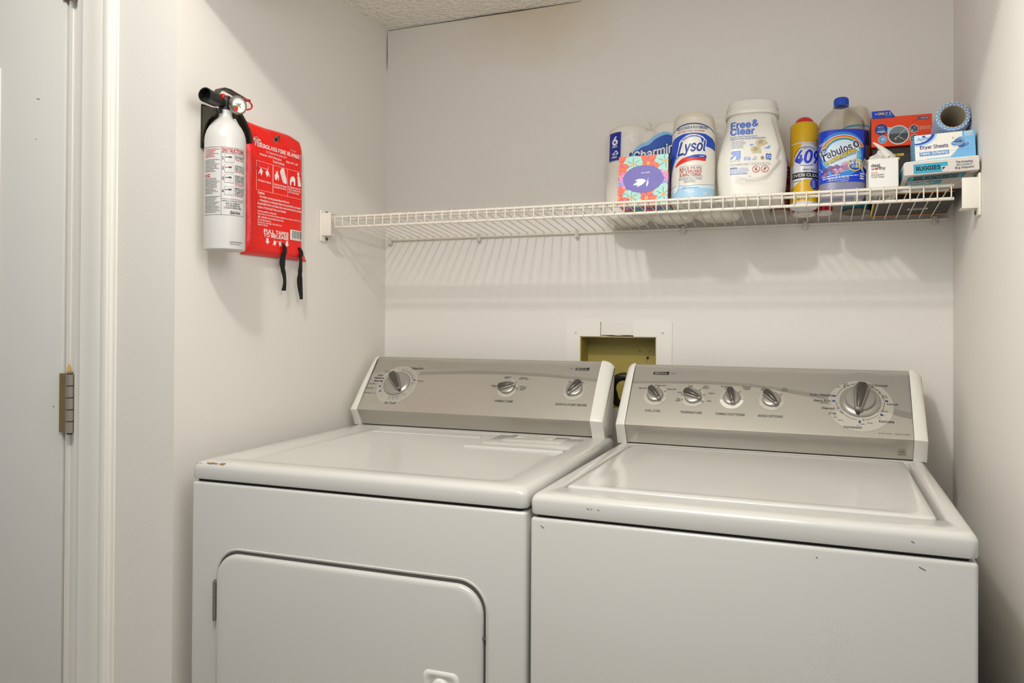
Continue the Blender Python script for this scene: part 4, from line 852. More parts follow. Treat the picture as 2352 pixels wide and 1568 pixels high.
for x, y in ((1738, 402), (1756.5, 402)):
    p = dq(x, y); g.ell(p[0], p[1], .0080, .0080, 'ink_c9362d', 1); g.ell(p[0], p[1], .0066, .0066, 'tub_white', 2); g.ell(p[0] - .0005, p[1] - .001, .0022, .0033, 'ink_7c7668', 3); g.ell(p[0] + .001, p[1] + .0028, .0016, .0016, 'ink_7c7668', 3); g.line([(p[0] - .0055, p[1] + .0045), (p[0] + .0055, p[1] - .0045)] if x < 1745 else [(p[0] - .0005, p[1] - .002), (p[0] + .005, p[1] + .003)], .0011, 'ink_c9362d', 4)
g.micro(*dq(1692.5 + 30, 418.5), .006, .0012, 1, .002, 'ink_8f98a8', 1, 20, 0)
def tubmap(u, v, h):
    f = v / .19; a = .0675 + .0085 * sin(pi * min(1, f * 1.12) ** .9) - .0145 * max(0, f - .45) ** 1.3 * 1.9; d = .0505 + .002 * sin(pi * f) - .003 * max(0, f - .6)
    return (u, -d * (1 - min(.99, abs(u / a)) ** 3.2) ** (1 / 3.2) - h, v)
emb(g, 'printed_label', dt, tubmap, .0006, .0001)

# oven cleaner can
oc = on_deck('aerosol_can', 'yellow and white oven cleaner spray can with red button cap', 'spray can', 1.169, -0.135, radians(2))
R = .0305
MB().lathe([(R - .003, .0), (R - .0008, .0018), (R - .0006, .005), (R - .002, .007), (R - .0008, .009), (R - .0008, .146), (R - .003, .150)], 'can_white', 40).build('can', oc, smooth=35)
MB().lathe([(R - .003, .147), (R, .1475), (R, .187), (R - .001, .192), (R - .004, .1955), (R - .009, .1965), (.012, .1965)], 'can_yellow', 40).build('cap', oc, smooth=35)
MB().lathe([(.0205, .1965), (.0205, .200), (.0185, .205), (.0140, .2095), (.008, .2125), (.001, .2135)], 'button_red', 32).build('button', oc, smooth=60)
for h in ('#2a3fc4', '#151210', '#e9e7e6', '#20267c'): ink(h)
g = Print(step=.004); R2 = R - .0008
g.poly([(-.048, .144), (-.004, .144), (-.018, .118), (-.026, .095), (-.048, .095)], 'can_yellow', 0); g.poly([(-.048, .144), (.048, .144), (.048, .138), (.030, .141), (.004, .1435)], 'can_yellow', 0)
g.poly([(-.048, .040), (-.030, .042), (-.012, .054), (.0, .060), (.048, .060), (.048, .010), (-.048, .010)], 'can_yellow', 0)
g.line([(.004 + .027 * cos(radians(a)), .113 + .022 * sin(radians(a))) for a in range(0, 361, 12)], .0012, 'ink_20267c', 2)
for m, L, bo in (('ink_e9e7e6', 3, .07), ('ink_2a3fc4', 4, .03)): g.text('409', -.022, .098, .029, m, L, 'L', .055, bo, .18)
g.text('FORMULA', .003, .1305, .0022, 'ink_20267c', 3, 'C', .012); g.text('HEAVY DUTY', .012, .080, .0044, 'ink_151210', 3, 'C', .030, .01)
g.rect(-.030, .063, .046, .0765, 'ink_151210', 1); g.text('OVEN CLEANER', -.028, .0665, .0070, 'ink_e9e7e6', 3, 'L', .080, .01); g.micro(-.026, .056, .020, .0014, 1, .003, 'ink_151210', 3, 4, 0); g.line([(-.002, .0555), (.0, .058), (.003, .0565)], .0006, 'ink_151210', 3)
g.ell(.023, .0500, .0105, .0125, 'ink_2a3fc4', 3); g.micro(.017, .0560, .010, .0013, 5, .0035, 'ink_e9e7e6', 4, 6, .2)
g.micro(-.016, .030, .026, .0016, 5, .0040, 'ink_151210', 2, 7, .4); g.micro(-.0295, .140, .0016, .0012, 30, .0044, 'ink_151210', 2, 8, 0)
emb(g, 'label', oc, cyl_map(R2), dl=.00008)

# four things standing at the back of the shelf, partly hidden
def backlabel(t, R, u0, u1, v0, v1, cols, seed):
    g = Print(step=.004); g.rect(u0, v0, u1, v1, cols[0], 0); g.micro(u0 + .002, v1 - .004, (u1 - u0) - .004, .0022, int((v1 - v0) / .0055), .0055, cols[1], 1, seed, .3); return emb(g, 'label', t, cyl_map(R))
ink('#7a2f26'); ink('#caa79a'); ink('#d9c65c'); ink('#3a4f95'); ink('#bfc7cc'); ink('#c33a33')
cb = on_deck('clear_bottle', 'small clear plastic bottle with brown label hidden behind the detergent tub', 'bottle', 1.114, -0.0660)
R = .0225
MB().lathe([(.006, .002), (.012, .0004), (.019, .0008), (R, .006), (R, .125), (.018, .140), (.010, .148), (.010, .152)], 'clear_bottle', 32).build('bottle', cb); MB().lathe([(.0115, .150), (.0115, .164), (.010, .166), (.001, .166)], 'canister_white', 24).build('cap', cb, smooth=35)
backlabel(cb, R, -.035, .035, .012, .118, ('ink_7a2f26', 'ink_caa79a'), 2)
rc = on_deck('red_rimmed_can', 'red-rimmed can with white base ring behind the oven cleaner', 'can', 1.169, -0.0690)
MB().lathe([(.008, .003), (.010, .001), (.018, .0005), (.0235, .0), (.0252, .002), (.0255, .006)], 'canister_white', 36).build('base', rc, smooth=40); MB().lathe([(.0255, .006), (.0262, .008), (.0262, .150), (.022, .160), (.001, .160)], 'button_red', 36).build('can', rc, smooth=35)
tc_ = on_deck('slim_bottle', 'slim bottle with oval white base between oven cleaner and blue bottle', 'bottle', 1.213, -0.0690)
MB().lathe([(.010, .0005), (.0155, .0), (.0170, .003), (.0172, .006)], 'canister_white', 28).build('base', tc_, smooth=40); MB().lathe([(.0172, .006), (.0176, .008), (.0176, .130), (.012, .142), (.001, .142)], 'button_red', 28).build('bottle', tc_, smooth=35)
te = on_deck('aerosol_can', 'teal spray can with white cap standing behind the blue cleaner bottle', 'spray can', 1.2800, -0.0750)
R = .0325
MB().lathe([(.020, .003), (.026, .0015), (.0315, .0), (R, .0015), (R, .004)], 'can_metal', 40).build('rim', te, smooth=40); MB().lathe([(R - .0012, .004), (R - .0012, .194), (.029, .199), (.024, .201)], 'teal_can', 40).build('can', te, smooth=40); MB().lathe([(.0262, .199), (.0262, .238), (.0245, .243), (.021, .2445), (.001, .2445)], 'lid_ivory', 36).build('cap', te, smooth=35)
g = Print(step=.005); g.rect(-.09, .03, .09, .193, 'ink_bfc7cc', 0); g.rect(-.036, .158, -.021, .182, 'ink_3a4f95', 1); g.rect(-.019, .160, .011, .190, 'ink_d9c65c', 2); g.micro(-.017, .1855, .025, .0014, 6, .004, 'ink_7c7668', 3, 4); g.rect(.018, .150, .034, .186, 'ink_3a4f95', 1); emb(g, 'label', te, cyl_map(R - .0012))

# blue cleaner bottle, nearly empty
fb = on_deck('cleaner_bottle', 'tall clear plastic cleaner bottle with blue label and blue cap', 'bottle', 1.2465, -0.1640, radians(4))
BA, BB, BE = .0475, .0350, 3.0
sec = [(.0, .036, .025, 2.6), (.0012, .041, .029, 2.7), (.006, .0455, .0335, 2.9), (.012, BA, BB, BE), (.060, BA, BB, BE), (.158, BA, BB, BE)]
zz = .160
for k in range(4): sec += [(zz, BA - .0005, BB - .0005, 2.8), (zz + .0022, BA - .0022 - .0004 * k, BB - .0018, 2.7), (zz + .0044, BA - .0006 - .0005 * k, BB - .0006, 2.7)]; zz += .0054
sec += [(.184, .0450, .034, 2.5), (.190, .0415, .032, 2.4), (.198, .0350, .029, 2.2), (.206, .0270, .0245, 2.1), (.212, .0200, .0195, 2), (.2155, .0155, .0155, 2), (.2165, .0175, .0175, 2), (.2185, .0175, .0175, 2), (.2195, .0150, .0150, 2), (.2225, .0150, .0150, 2)]
MB().sell(sec, 'clear_bottle', 64).build('bottle', fb, smooth=55)
MB().sell([(.0025, .038, .027, 2.7), (.006, .0435, .0315, 2.9), (.012, BA - .0012, BB - .0012, BE), (.046, BA - .0012, BB - .0012, BE), (.0462, .02, .015, BE)], 'liquid_violet', 48).build('liquid', fb, smooth=45)
b = MB(); b.lathe([(.0148, .2205), (.0152, .2210), (.0150, .2365), (.0140, .2385), (.001, .2388)], 'cap_blue', 36)
for k in range(28): a = 2 * pi * k / 28; b.box(.0146, .0156, -.0006, .0006, .2225, .2350, 'cap_blue', M=Matrix.Rotation(a, 4, 'Z'))
b.build('cap', fb, smooth=35)
for h in ('#1238c9', '#2f86dc', '#6cb7ea', '#cfe3ef', '#2f2d57', '#e0382b', '#f08a1e', '#f4d51f', '#2f9e4a', '#e9edf0', '#8a5f96', '#d3a9c4', '#c08bb0', '#5b4a94', '#6d3f7c'): ink(h)
def fq(x, y): return ((x - 1932) / 1045 - .0015, (470 - y) / 1010)   # sketch units
def fx(X, Y): return fq(1870 + X / 12.06, 310 + Y / 12.06)
g = Print(step=.006, clip=(-.0462, .040, .0462, .157)); g.rect(-.0462, .040, .0462, .157, 'ink_1238c9', 0)
for m, s_, L in (('ink_2f86dc', 1.0, 1), ('ink_6cb7ea', .80, 2), ('ink_cfe3ef', .62, 3)): p = fx(720, 700); g.ell(p[0], p[1], .052 * s_, .050 * s_, m, L, rot=25)
for m, r0_, L in (('ink_e9edf0', 1.07, 4), ('ink_e0382b', 1.03, 5), ('ink_f08a1e', .975, 6), ('ink_f4d51f', .93, 7), ('ink_2f9e4a', .885, 8), ('ink_2f86dc', .84, 9)): 
    p = fx(760, 690); g.arc(p[0], p[1], .0425 * r0_, .0385 * r0_, 22, 168, .0034, m, L)
p = fx(760, 690); g.ell(p[0], p[1], .0345, .0312, 'ink_cfe3ef', 10, 0, 180, rot=10)
for m, L, bo in (('ink_e9edf0', 11, .075), ('ink_2f2d57', 12, .03)):
    p = fx(290, 862); g.text('F', p[0], p[1], .0270, m, L, 'L', .0110, bo * .5, .0, rot=17); p = fx(385, 800); g.text('abulos', p[0], p[1], .0165, m, L, 'L', .0530, bo * .65, .05, rot=19.5); p = fx(1065, 540); g.text('o', p[0], p[1], .0185, m, L, 'L', .0105, bo * .8, rot=19.5)
for m, L, bo in (('ink_2f2d57', 13, .07), ('ink_f4d51f', 14, .02)): p = fx(322, 985); g.text('ANTIBACTERIAL', p[0], p[1], .0068, m, L, 'L', .070, bo, .25, rot=26)
p = fx(455, 955); g.text('MULTI-PURPOSE CLEANER', p[0], p[1], .0030, 'ink_2f2d57', 13, 'L', .056, .01, .1, rot=23)
p = fx(190, 380); g.text('Lavender', p[0], p[1], .0030, 'ink_e9edf0', 13, 'L', .014, .01, rot=12); p = fx(190, 420); g.text('Scent', p[0], p[1], .0030, 'ink_e9edf0', 13, 'L', .009, .01, rot=12)
rg = random.Random(9)
for X, Y, r, m in ((470, 1080, .007, 'ink_6d3f7c'), (430, 1060, .005, 'ink_5b4a94'), (600, 1040, .006, 'ink_8a5f96'), (560, 1140, .0055, 'ink_d3a9c4'), (610, 1170, .006, 'ink_c08bb0'), (690, 1090, .007, 'ink_8a5f96'), (720, 1140, .0065, 'ink_d3a9c4'), (800, 1000, .0075, 'ink_d3a9c4'), (780, 1060, .006, 'ink_c08bb0'), (830, 1080, .0065, 'ink_c08bb0'), (840, 960, .006, 'ink_d3a9c4'), (590, 1210, .005, 'ink_d3a9c4'), (520, 1180, .005, 'ink_6d3f7c')):
    p = fx(X, Y); g.ell(p[0], p[1], r, r * .85, m, 13 + int(rg.random() * 3), n=14); g.arc(p[0], p[1], r * .75, r * .62, 200, 380, .0006, 'ink_6d3f7c', 17, 8)
g.blob([fx(*q) for q in ((265, 1080), (385, 1060), (370, 1170), (285, 1190))], 'ink_6d3f7c', 13); g.poly([fx(*q) for q in ((300, 1170), (380, 1180), (375, 1215), (235, 1300), (215, 1270))], 'ink_8a5f96', 14); g.line([fx(225, 1295), fx(385, 1210)], .0012, 'ink_f08a1e', 15); g.line([fx(110, 905), fx(255, 1150)], .0012, 'ink_e9edf0', 15)
for q in (((130, 1160), (220, 1140)), ((135, 1255), (235, 1225)), ((140, 1200), (200, 1165))): g.line([fx(*q[0]), fx(*q[1])], .0006, 'ink_cfe3ef', 13)
for m, k, L in (('ink_f4d51f', 1.0, 15), ('ink_1d4da8', .86, 16)):
    ink(m[4:]); c = (1080, 1000); g.poly([fx(c[0] + (X - c[0]) * k, c[1] + (Y - c[1]) * k) for X, Y in ((905, 870), (1080, 835), (1250, 850), (1245, 1060), (1180, 1130), (1070, 1180), (960, 1140), (905, 1080))], m, L)
p = fx(1070, 915); g.text('KILLS', p[0], p[1], .0042, 'ink_e9edf0', 17, 'C', .0145, .02, rot=3); p = fx(1075, 1000); g.text('99.9%', p[0], p[1], .0062, 'ink_e9edf0', 17, 'C', .0215, .03, rot=3); p = fx(980, 1040); g.micro(p[0], p[1], .0150, .0015, 2, .003, 'ink_e9edf0', 17, 3, .1)
p = fx(255, 1310); g.micro(p[0], p[1], .034, .0018, 1, .004, 'ink_e9edf0', 13, 11, .0, rot=6); g.micro(p[0], p[1] - .0042, .072, .0018, 1, .004, 'ink_e9edf0', 13, 12, 0, rot=5); p = fx(395, 1370); g.micro(p[0], p[1], .044, .0014, 3, .0040, 'ink_cfe3ef', 13, 14, .1, rot=4); p = fx(1195, 1250); g.micro(p[0], p[1], .0095, .0030, 3, .0052, 'ink_e9edf0', 13, 5, .2)
p = fx(1210, 745); g.line([(p[0] - .006, p[1] - .006), (p[0] + .006, p[1] + .006)], [.0003, .0003], 'ink_e9edf0', 13); g.line([(p[0] - .005, p[1] + .005), (p[0] + .005, p[1] - .005)], .0004, 'ink_e9edf0', 13)
lb = MB(); g.emit(lb, oval_map(BA, BB, BE), .0004, .00007)
R_ = []   # the sleeve goes round the back as well
for v in (.040, .157): R_.append([(BA * 1.004 * math.copysign(abs(cos(t)) ** (2 / BE), cos(t)), BB * 1.004 * math.copysign(abs(sin(t)) ** (2 / BE), sin(t)), v) for t in [2 * pi * j / 64 for j in range(64)]])
lb.rings(R_, 'label_blue', False); lb.build('label', fb, smooth=50, fix=False)
# ------------------------------------------------------------------ right-hand pile on the shelf
for h in ('#f4d51f', '#111010', '#e9e7e0', '#c9c2ba', '#d9822b', '#1da3c2', '#123e8f', '#17356f', '#4b4a48', '#7d8a90', '#d02020', '#a9d3e8', '#2a47b0', '#4f8fcf', '#5b9fd6', '#3e4a5a', '#2d3170', '#f6b08a'): ink(h)
def barcode(g, u, v, wd, h, bg, fg, seed):
    g.rect(u, v, u + wd, v + h, bg, 1); r = random.Random(seed); x = u + wd * .06
    while x < u + wd * .92: l = wd * r.choice((.012, .02, .03)); g.rect(x, v + h * .2, x + l, v + h * .92, fg, 2); x += l + wd * r.choice((.012, .022))
bk = on_deck('bulb_carton', 'dark carton with yellow lettering lying on the shelf under the orange box', 'box', 1.388, -0.163, radians(-1))
BW, BD, BH = .0785, .140, .1185
b = MB(); b.box(-BW, BW, 0, BD, 0, BH, 'card_black', .0006, 1)
g = Print(); g.text('LASTS OVER', -.0495, BH - .0185, .0050, 'ink_f4d51f', 2, 'L', .0325, .035); g.text('YEARS', -.0450, BH - .0260, .0050, 'ink_f4d51f', 2, 'L', .0200, .035)
g.rect(-BW, .014, BW, .0170, 'ink_d9822b', 1); g.micro(-.012, .034, .045, .0026, 4, .0045, 'ink_e9e7e0', 2, 5, .3); g.ell(.052, .027, .013, .006, 'ink_f4d51f', 1); g.ell(.052, .027, .009, .0035, 'ink_c9c2ba', 2); g.rect(-.0785, BH * .9, .0785, BH, 'ink_111010', 1)
g.emit(b, front_map(0)); g = Print(); barcode(g, -.005, .055, .040, .016, 'ink_e9e7e0', 'ink_111010', 3); g.rect(-BW, BD - .014, BW, BD - .012, 'ink_d9822b', 1); g.rect(-BW, .004, BW, .012, 'ink_d9822b', 1); g.rect(-BW, .002, -BW + .003, BD - .01, 'ink_f4d51f', 1); g.micro(.03, .030, .04, .0018, 1, .004, 'ink_e9e7e0', 2, 7); g.micro(-.05, .045, .025, .003, 1, .004, 'ink_4b4a48', 2, 8)
g.emit(b, lambda u, v, h: (u, BD - v, -h)); b.build('carton', bk, smooth=0, fix=False)

T0 = bk.matrix_basis.copy()
def on_top(name, label, cat, x, y, z, M0=None, turn=0, tilt=TILT, roll_=0):
    t = thing(name, label, cat); t.matrix_world = Matrix.Translation((x, y, z)) @ Matrix.Rotation(tilt, 4, 'X') @ Matrix.Rotation(roll_, 4, 'Y') @ Matrix.Rotation(turn, 4, 'Z'); return t
og = on_top('cleaning_pads_box', 'orange carton with blue tab and round pictures on top of dark carton', 'box', 1.3655, -0.1600, 1.5940)
OW, OD, OH = .0590, .110, .0660
b = MB(); b.box(-OW, OW, 0, OD, 0, OH, 'card_orange', .0006, 1)
g = Print(); ox_ = lambda X, Y: ((X - 160) / 14.26 / 975 - OW, OH - (Y - (490 - (X - 160) * .088)) / 14.26 / 975)
def disc(X, Y, r, m, rim='ink_e9e7e0', L=2): p = ox_(X, Y); g.ell(p[0], p[1], r * 1.12, r * 1.12, rim, L); g.ell(p[0], p[1], r, r, m, L + 1); return p
p = disc(435, 850, .0110, 'ink_123e8f', 'ink_123e8f'); g.text('blue', p[0], p[1] - .001, .0040, 'ink_5b9fd6', 5, 'C', .012, .03); g.text('magic', p[0], p[1] - .0065, .0042, 'ink_e9e7e0', 5, 'C', .016, .03); g.micro(p[0] - .007, p[1] + .005, .013, .0012, 1, .003, 'ink_e9e7e0', 5, 2, 0)
p = disc(900, 1010, .0190, 'ink_4b4a48'); g.ell(p[0], p[1], .0190, .0190, 'ink_7d8a90', 4, 0, 180); g.rect(p[0] - .0175, p[1] - .001, p[0] + .0175, p[1] + .003, 'ink_3e4a5a', 5)
g.line([(p[0] - .001, p[1] - .004), (p[0] + .0135, p[1] + .0125)], .0008, 'ink_e9e7e0', 6); g.line([(p[0] + .004, p[1] - .007), (p[0] + .012, p[1] - .0115)], .0008, 'ink_e9e7e0', 6)
for dx, dy in ((0, -.004), (.004, -.007)): g.ell(p[0] + dx, p[1] + dy, .0015, .0015, 'ink_e9e7e0', 7); g.ell(p[0] + dx, p[1] + dy, .0008, .0008, 'ink_4b4a48', 8)
for dx, dy, r in ((-.0055, -.0085, .003), (-.0035, -.0050, .0016)): g.poly([(p[0] + dx, p[1] + dy + r), (p[0] + dx + r * .25, p[1] + dy + r * .25), (p[0] + dx + r, p[1] + dy), (p[0] + dx + r * .25, p[1] + dy - r * .25), (p[0] + dx, p[1] + dy - r), (p[0] + dx - r * .25, p[1] + dy - r * .25), (p[0] + dx - r, p[1] + dy), (p[0] + dx - r * .25, p[1] + dy + r * .25)], 'ink_e9e7e0', 7)
q = ox_(600, 870); g.poly([(q[0] - .002, q[1] + .008), (q[0] + .010, q[1] + .005), (q[0] + .012, q[1] - .006), (q[0], q[1] - .005)], 'ink_a9d3e8', 1)
for X, Y in ((1320, 820), (1325, 1115)):
    p = disc(X, Y, .0078, 'ink_3e4a5a'); r = random.Random(X + Y)
    for k in range(16): a = r.uniform(0, 6.28); d_ = .0068 * sqrt(r.random()); g.ell(p[0] + d_ * cos(a), p[1] + d_ * sin(a), .0012, .0006, 'ink_a9d3e8' if k % 3 else 'ink_e9e7e0', 5, n=7, rot=k * 40)
p = disc(470, 1160, .0078, 'ink_5b9fd6'); g.poly([(p[0] - .004, p[1] + .003), (p[0] + .004, p[1] + .005), (p[0] + .005, p[1] - .003), (p[0] - .002, p[1] - .004)], 'ink_a9d3e8', 5)
g.line([ox_(1855, 660), ox_(1855, 850)], .0007, 'ink_f6b08a', 1)
for i, tx in enumerate(('REMOVES', 'RESIDUE')): p = ox_(1465, 790 + 56 * i); g.text(tx, p[0], p[1], .0034, 'ink_f6b08a', 2, 'L', .022 - .002 * i, .02)
g.line([ox_(1110, 815), ox_(1200, 810)], .0007, 'ink_f6b08a', 1); g.line([ox_(1110, 1160), ox_(1220, 1160)], .0007, 'ink_f6b08a', 1); g.line([ox_(575, 1130), ox_(650, 1110)], .0007, 'ink_f6b08a', 1)
p = ox_(1420, 535); g.rect(p[0], p[1], p[0] + .0205, p[1] + .0055, 'ink_17356f', 2); g.text('• MAG', p[0] + .001, p[1] + .001, .0034, 'ink_a9d3e8', 3, 'L', .0185, .03); g.line([ox_(1260, 605), ox_(1300, 600), ox_(1420, 535)], .0004, 'ink_111010', 1); g.line([ox_(1700, 520), ox_(1840, 555), ox_(1885, 520)], .0004, 'ink_111010', 1)
p = ox_(190, 500); g.rect(-OW + .003, OH - .0025, -OW + .046, OH, 'ink_123e8f', 2)
g = g; g.clip = None; g.t = [t for t in g.t if max(p[0] for p in t[0]) < OW - .0005]; g.emit(b, front_map(0)); g = Print(); g.rect(0, 0, .03, OH, 'ink_111010', 0); g.emit(b, lambda u, v, h: (-OW - h, u + .002, v)); b.build('carton', og, smooth=0, fix=False)
b = MB(); b.prism([(-OW + .002, OH), (-OW + .047, OH), (-OW + .037, OH + .0145), (-OW + .001, OH + .0145)], -.0004, .0012, 'label_blue', 'y')
g = Print(); g.text('ONLY 1', -OW + .013, OH + .0055, .0050, 'ink_f4d51f', 1, 'L', .026, .03); g.rect(-OW + .008, OH + .0065, -OW + .0105, OH + .009, 'ink_e9e7e0', 1)
for i in range(6):
    for j in range(4): g.rect(-OW + .028 + .0022 * i, OH + .0005 + .0012 * j, -OW + .0292 + .0022 * i, OH + .0013 + .0012 * j, 'ink_5b9fd6', 1)
g.emit(b, front_map(-.0004)); b.build('lid_tab', og, smooth=0, fix=False)

# rug gripper box lies over the front rail, dryer sheets box sits on it
ru = on_top('rug_gripper_box', 'flat grey and teal rug gripper box under the dryer sheets box', 'box', 1.4190, -0.3300, 1.5010, tilt=TILT * .55, roll_=radians(-2.0))
GW, GD, GH = .0640, .160, .0255
b = MB(); b.box(-GW, GW, 0, GD, 0, GH, 'card_grey', .0008, 1); b.tube([(-GW + .003, .0005, GH - .0005), (GW - .002, .0005, GH)], .0018, 'card_white', 8)
g = Print(); rg = random.Random(2)
for i in range(60):
    for j in range(9):
        g.rect(-GW + .002 + .0021 * i, .002 + .0023 * j, -GW + .0028 + .0021 * i, .0027 + .0023 * j, 'ink_c9c2ba', 0)
g.rect(-.0475, .0020, .0105, .0200, 'ink_111010', 1); g.rect(-.0470, .0025, .0100, .0195, 'ink_1da3c2', 2); g.text('RUGGIES', -.043, .0072, .0080, 'ink_111010', 4, 'L', .041, .03)
g.poly([(.0010, .0022), (.0110, .0125), (.0110, .0020)], 'card_grey', 5); g.poly([(.0008, .0025), (.0102, .0120), (.0004, .0120)], 'ink_e9e7e0', 5); g.poly([(.0016, .0045), (.0075, .0108), (.0016, .0108)], 'ink_111010', 6)
for i, (tx, m, wd) in enumerate((('The Amazing', 'ink_3e4a5a', .028), ('REUSABLE', 'ink_7d8a90', .026), ('Rug Grippers!', 'ink_3e4a5a', .031))): g.text(tx, .0385, .0158 - .0056 * i, .0040, m, 4, 'C', wd, .01)
g.emit(b, front_map(0), .0003, .00012)
g = Print(); g.rect(-.055, .058, .044, .094, 'ink_111010', 1); g.rect(-.054, .059, .043, .093, 'ink_1da3c2', 2); g.text('RUGGIES', -.043, .062, .028, 'ink_111010', 3, 'L', .074, .03)
g.text('The Amazing REUSABLE Rug Grippers!', -.048, .0975, .0055, 'ink_3e4a5a', 2, 'L', .098, .01); g.rect(-.055, .015, .01, .048, 'ink_1da3c2', 1); g.micro(-.052, .042, .055, .004, 4, .007, 'ink_e9e7e0', 2, 6)
g.emit(b, lambda u, v, h: (u, .110 - v, -h)); g = Print(); g.rect(.02, .002, .15, .022, 'ink_1da3c2', 0); g.micro(.03, .016, .1, .004, 3, .006, 'ink_111010', 1, 9); g.emit(b, lambda u, v, h: (-GW - h, u, v)); b.build('carton', ru, smooth=0, fix=False)

ds = on_top('dryer_sheets_box', 'light blue and white dryer sheets box on the rug gripper box', 'box', 1.4305, -0.2950, 1.5310, tilt=TILT * .55, roll_=radians(-2.2))
SW, SD, SH = .0525, .070, .0545
b = MB(); b.box(-SW, SW, 0, SD, 0, SH, 'card_blue', .0006, 1)
g = Print(clip=(-SW, 0, SW, SH)); s_ = 2 * SW / 1365
def sx(X, Y): return (-SW + (X - 425) * s_, SH - (Y - (312 - (X - 425) * .108)) * s_ * 1.08)
g.poly([sx(425, 312), sx(1510, 190), sx(1500, 420), sx(1390, 620), sx(1210, 830), sx(425, 915)], 'ink_efeade', 0); g.poly([sx(690, 860), sx(1210, 800), sx(1300, 720), sx(1210, 850), sx(650, 905)], 'ink_a9d3e8', 1)
p = sx(560, 310); g.ell(p[0], p[1], .0300, .0215, 'ink_a9d3e8', 1, rot=8); g.ell(p[0] - .001, p[1] + .0010, .0272, .0190, 'ink_2a47b0', 2, rot=8); g.ell(p[0] - .0045, p[1] + .0020, .0250, .0170, 'ink_cfe6f2', 3, rot=8)
p = sx(490, 450); g.text('home', p[0], p[1], .0070, 'ink_2d3170', 5, 'L', .0225, .0, .35, rot=5); p = sx(640, 330); g.ell(p[0], p[1], .0030, .0020, 'ink_2a47b0', 5)
for k in range(5): p = sx(575 + 32 * k, 462 - 3 * k); g.ell(p[0], p[1], .0006, .0006, 'ink_2d3170', 5, n=6)
p = sx(545, 645); g.text('Dryer Sheets', p[0], p[1], .0072, 'ink_2d3170', 4, 'L', .0490, .012)
p, q = sx(525, 815), sx(1195, 750); g.rect(p[0], p[1], q[0], p[1] + .0083, 'ink_4f8fcf', 2, .0012); p = sx(555, 785); g.text('Fabric Softening', p[0], p[1], .0054, 'ink_e9e7e0', 3, 'L', .0465, .018)
p = sx(1560, 262); g.text('100', p[0], p[1], .0058, 'ink_e9e7e0', 3, 'L', .0130, .025); p = sx(1562, 312); g.text('SHEETS', p[0], p[1], .0030, 'ink_e9e7e0', 3, 'L', .0135, .02)
for m, k, L in (('ink_e9e7e0', 1.1, 2), ('ink_4f8fcf', 1.0, 3)):
    for X, Y, r in ((1330, 490, .0060), (1460, 500, .0075), (1400, 430, .0060), (1470, 400, .0072), (1570, 500, .0070), (1480, 560, .0050)): p = sx(X, Y); g.ell(p[0], p[1], r * k, r * .8 * k, m, L)
p = sx(1290, 510); g.text('Fresh Linen', p[0], p[1], .0032, 'ink_e9e7e0', 5, 'L', .0240, .004, .2); p = sx(1365, 535); g.text('SCENT', p[0], p[1], .0020, 'ink_e9e7e0', 5, 'L', .0110, .01); p = sx(1470, 400); g.arc(p[0], p[1], .0045, .0026, -60, 230, .0006, 'ink_e9e7e0', 5); p = sx(1300, 360); g.ell(p[0], p[1], .0016, .0024, 'ink_c9bb97', 2); p = sx(1345, 580); g.rect(p[0] - .004, p[1], p[0] + .002, p[1] + .0008, 'ink_caa79a', 2)
g.line([sx(460, 722), sx(1750, 610)], .0003, 'ink_7fb0dc', 4); g.emit(b, front_map(0), .0002, .0001)
g = Print(clip=(0, 0, SD, SH))
for u, v, r in ((.02, .012, .007), (.028, .022, .007), (.02, .030, .006), (.05, .04, .012)): g.arc(u, v, r, r * .8, 0, 360, .0009, 'ink_e9e7e0', 1)
g.emit(b, lambda u, v, h: (-SW - h, u, v)); b.build('carton', ds, smooth=0, fix=False)

# patterned roll lying on the boxes, open end toward the room
el = radians(10.5); P0, axis = Vector((1.4535, -0.2260, 1.6325)), Vector((-0.02, cos(el), -sin(el))).normalized()
rl = thing('cleaning_cloth_roll', 'blue and white chevron roll with hollow cardboard core leaning on boxes', 'roll', P0)
q = Vector((0, 0, 1)).rotation_difference(axis).to_matrix().to_4x4(); LR = .118; Ro, Ri = .0305, .0245
LOOSE = 0.0
def chev():
    m = mat('chevron_cloth', '#dfe8f2', 0.7); nt = m.node_tree; b_ = nt.nodes['Principled BSDF']; tc = nt.nodes.new('ShaderNodeTexCoord')
    sp = nt.nodes.new('ShaderNodeSeparateXYZ'); nt.links.new(tc.outputs['UV'], sp.inputs[0])
    def op(o, a, c=None):
        n_ = nt.nodes.new('ShaderNodeMath'); n_.operation = o
        for i, s in enumerate((a, c)):
            if s is None: continue
            if isinstance(s, (int, float)): n_.inputs[i].default_value = s
            else: nt.links.new(s, n_.inputs[i])
        return n_.outputs[0]
    z = op('PINGPONG', sp.outputs[0], 0.5); t = op('ADD', op('MULTIPLY', z, 1.1), sp.outputs[1]); f = op('GREATER_THAN', op('FRACT', t), 0.5)
    mx = nt.nodes.new('ShaderNodeMix'); mx.data_type = 'RGBA'; mx.inputs[6].default_value = hexc('#e8edf2'); mx.inputs[7].default_value = hexc('#6d9fd6')
    nt.links.new(f, mx.inputs[0]); nt.links.new(mx.outputs[2], b_.inputs['Base Color'])
chev()
def add_uv(o, fu):
    uv = o.data.uv_layers.new(name='uv')
    for l in o.data.loops: uv.data[l.index].uv = fu(o.data.vertices[l.vertex_index].co)
b = MB(); b.rings([[(r_ * cos(2 * pi * j / 64), r_ * sin(2 * pi * j / 64), z) for j in range(64)] for r_, z in ((Ri + .0006, 0.0004), (Ro - .0006, 0), (Ro, .0006)) + tuple((Ro, .0006 + (LR - .0006) * k / 10) for k in range(1, 11)) + ((Ri + .0006, LR),)], 'chevron_cloth', False)
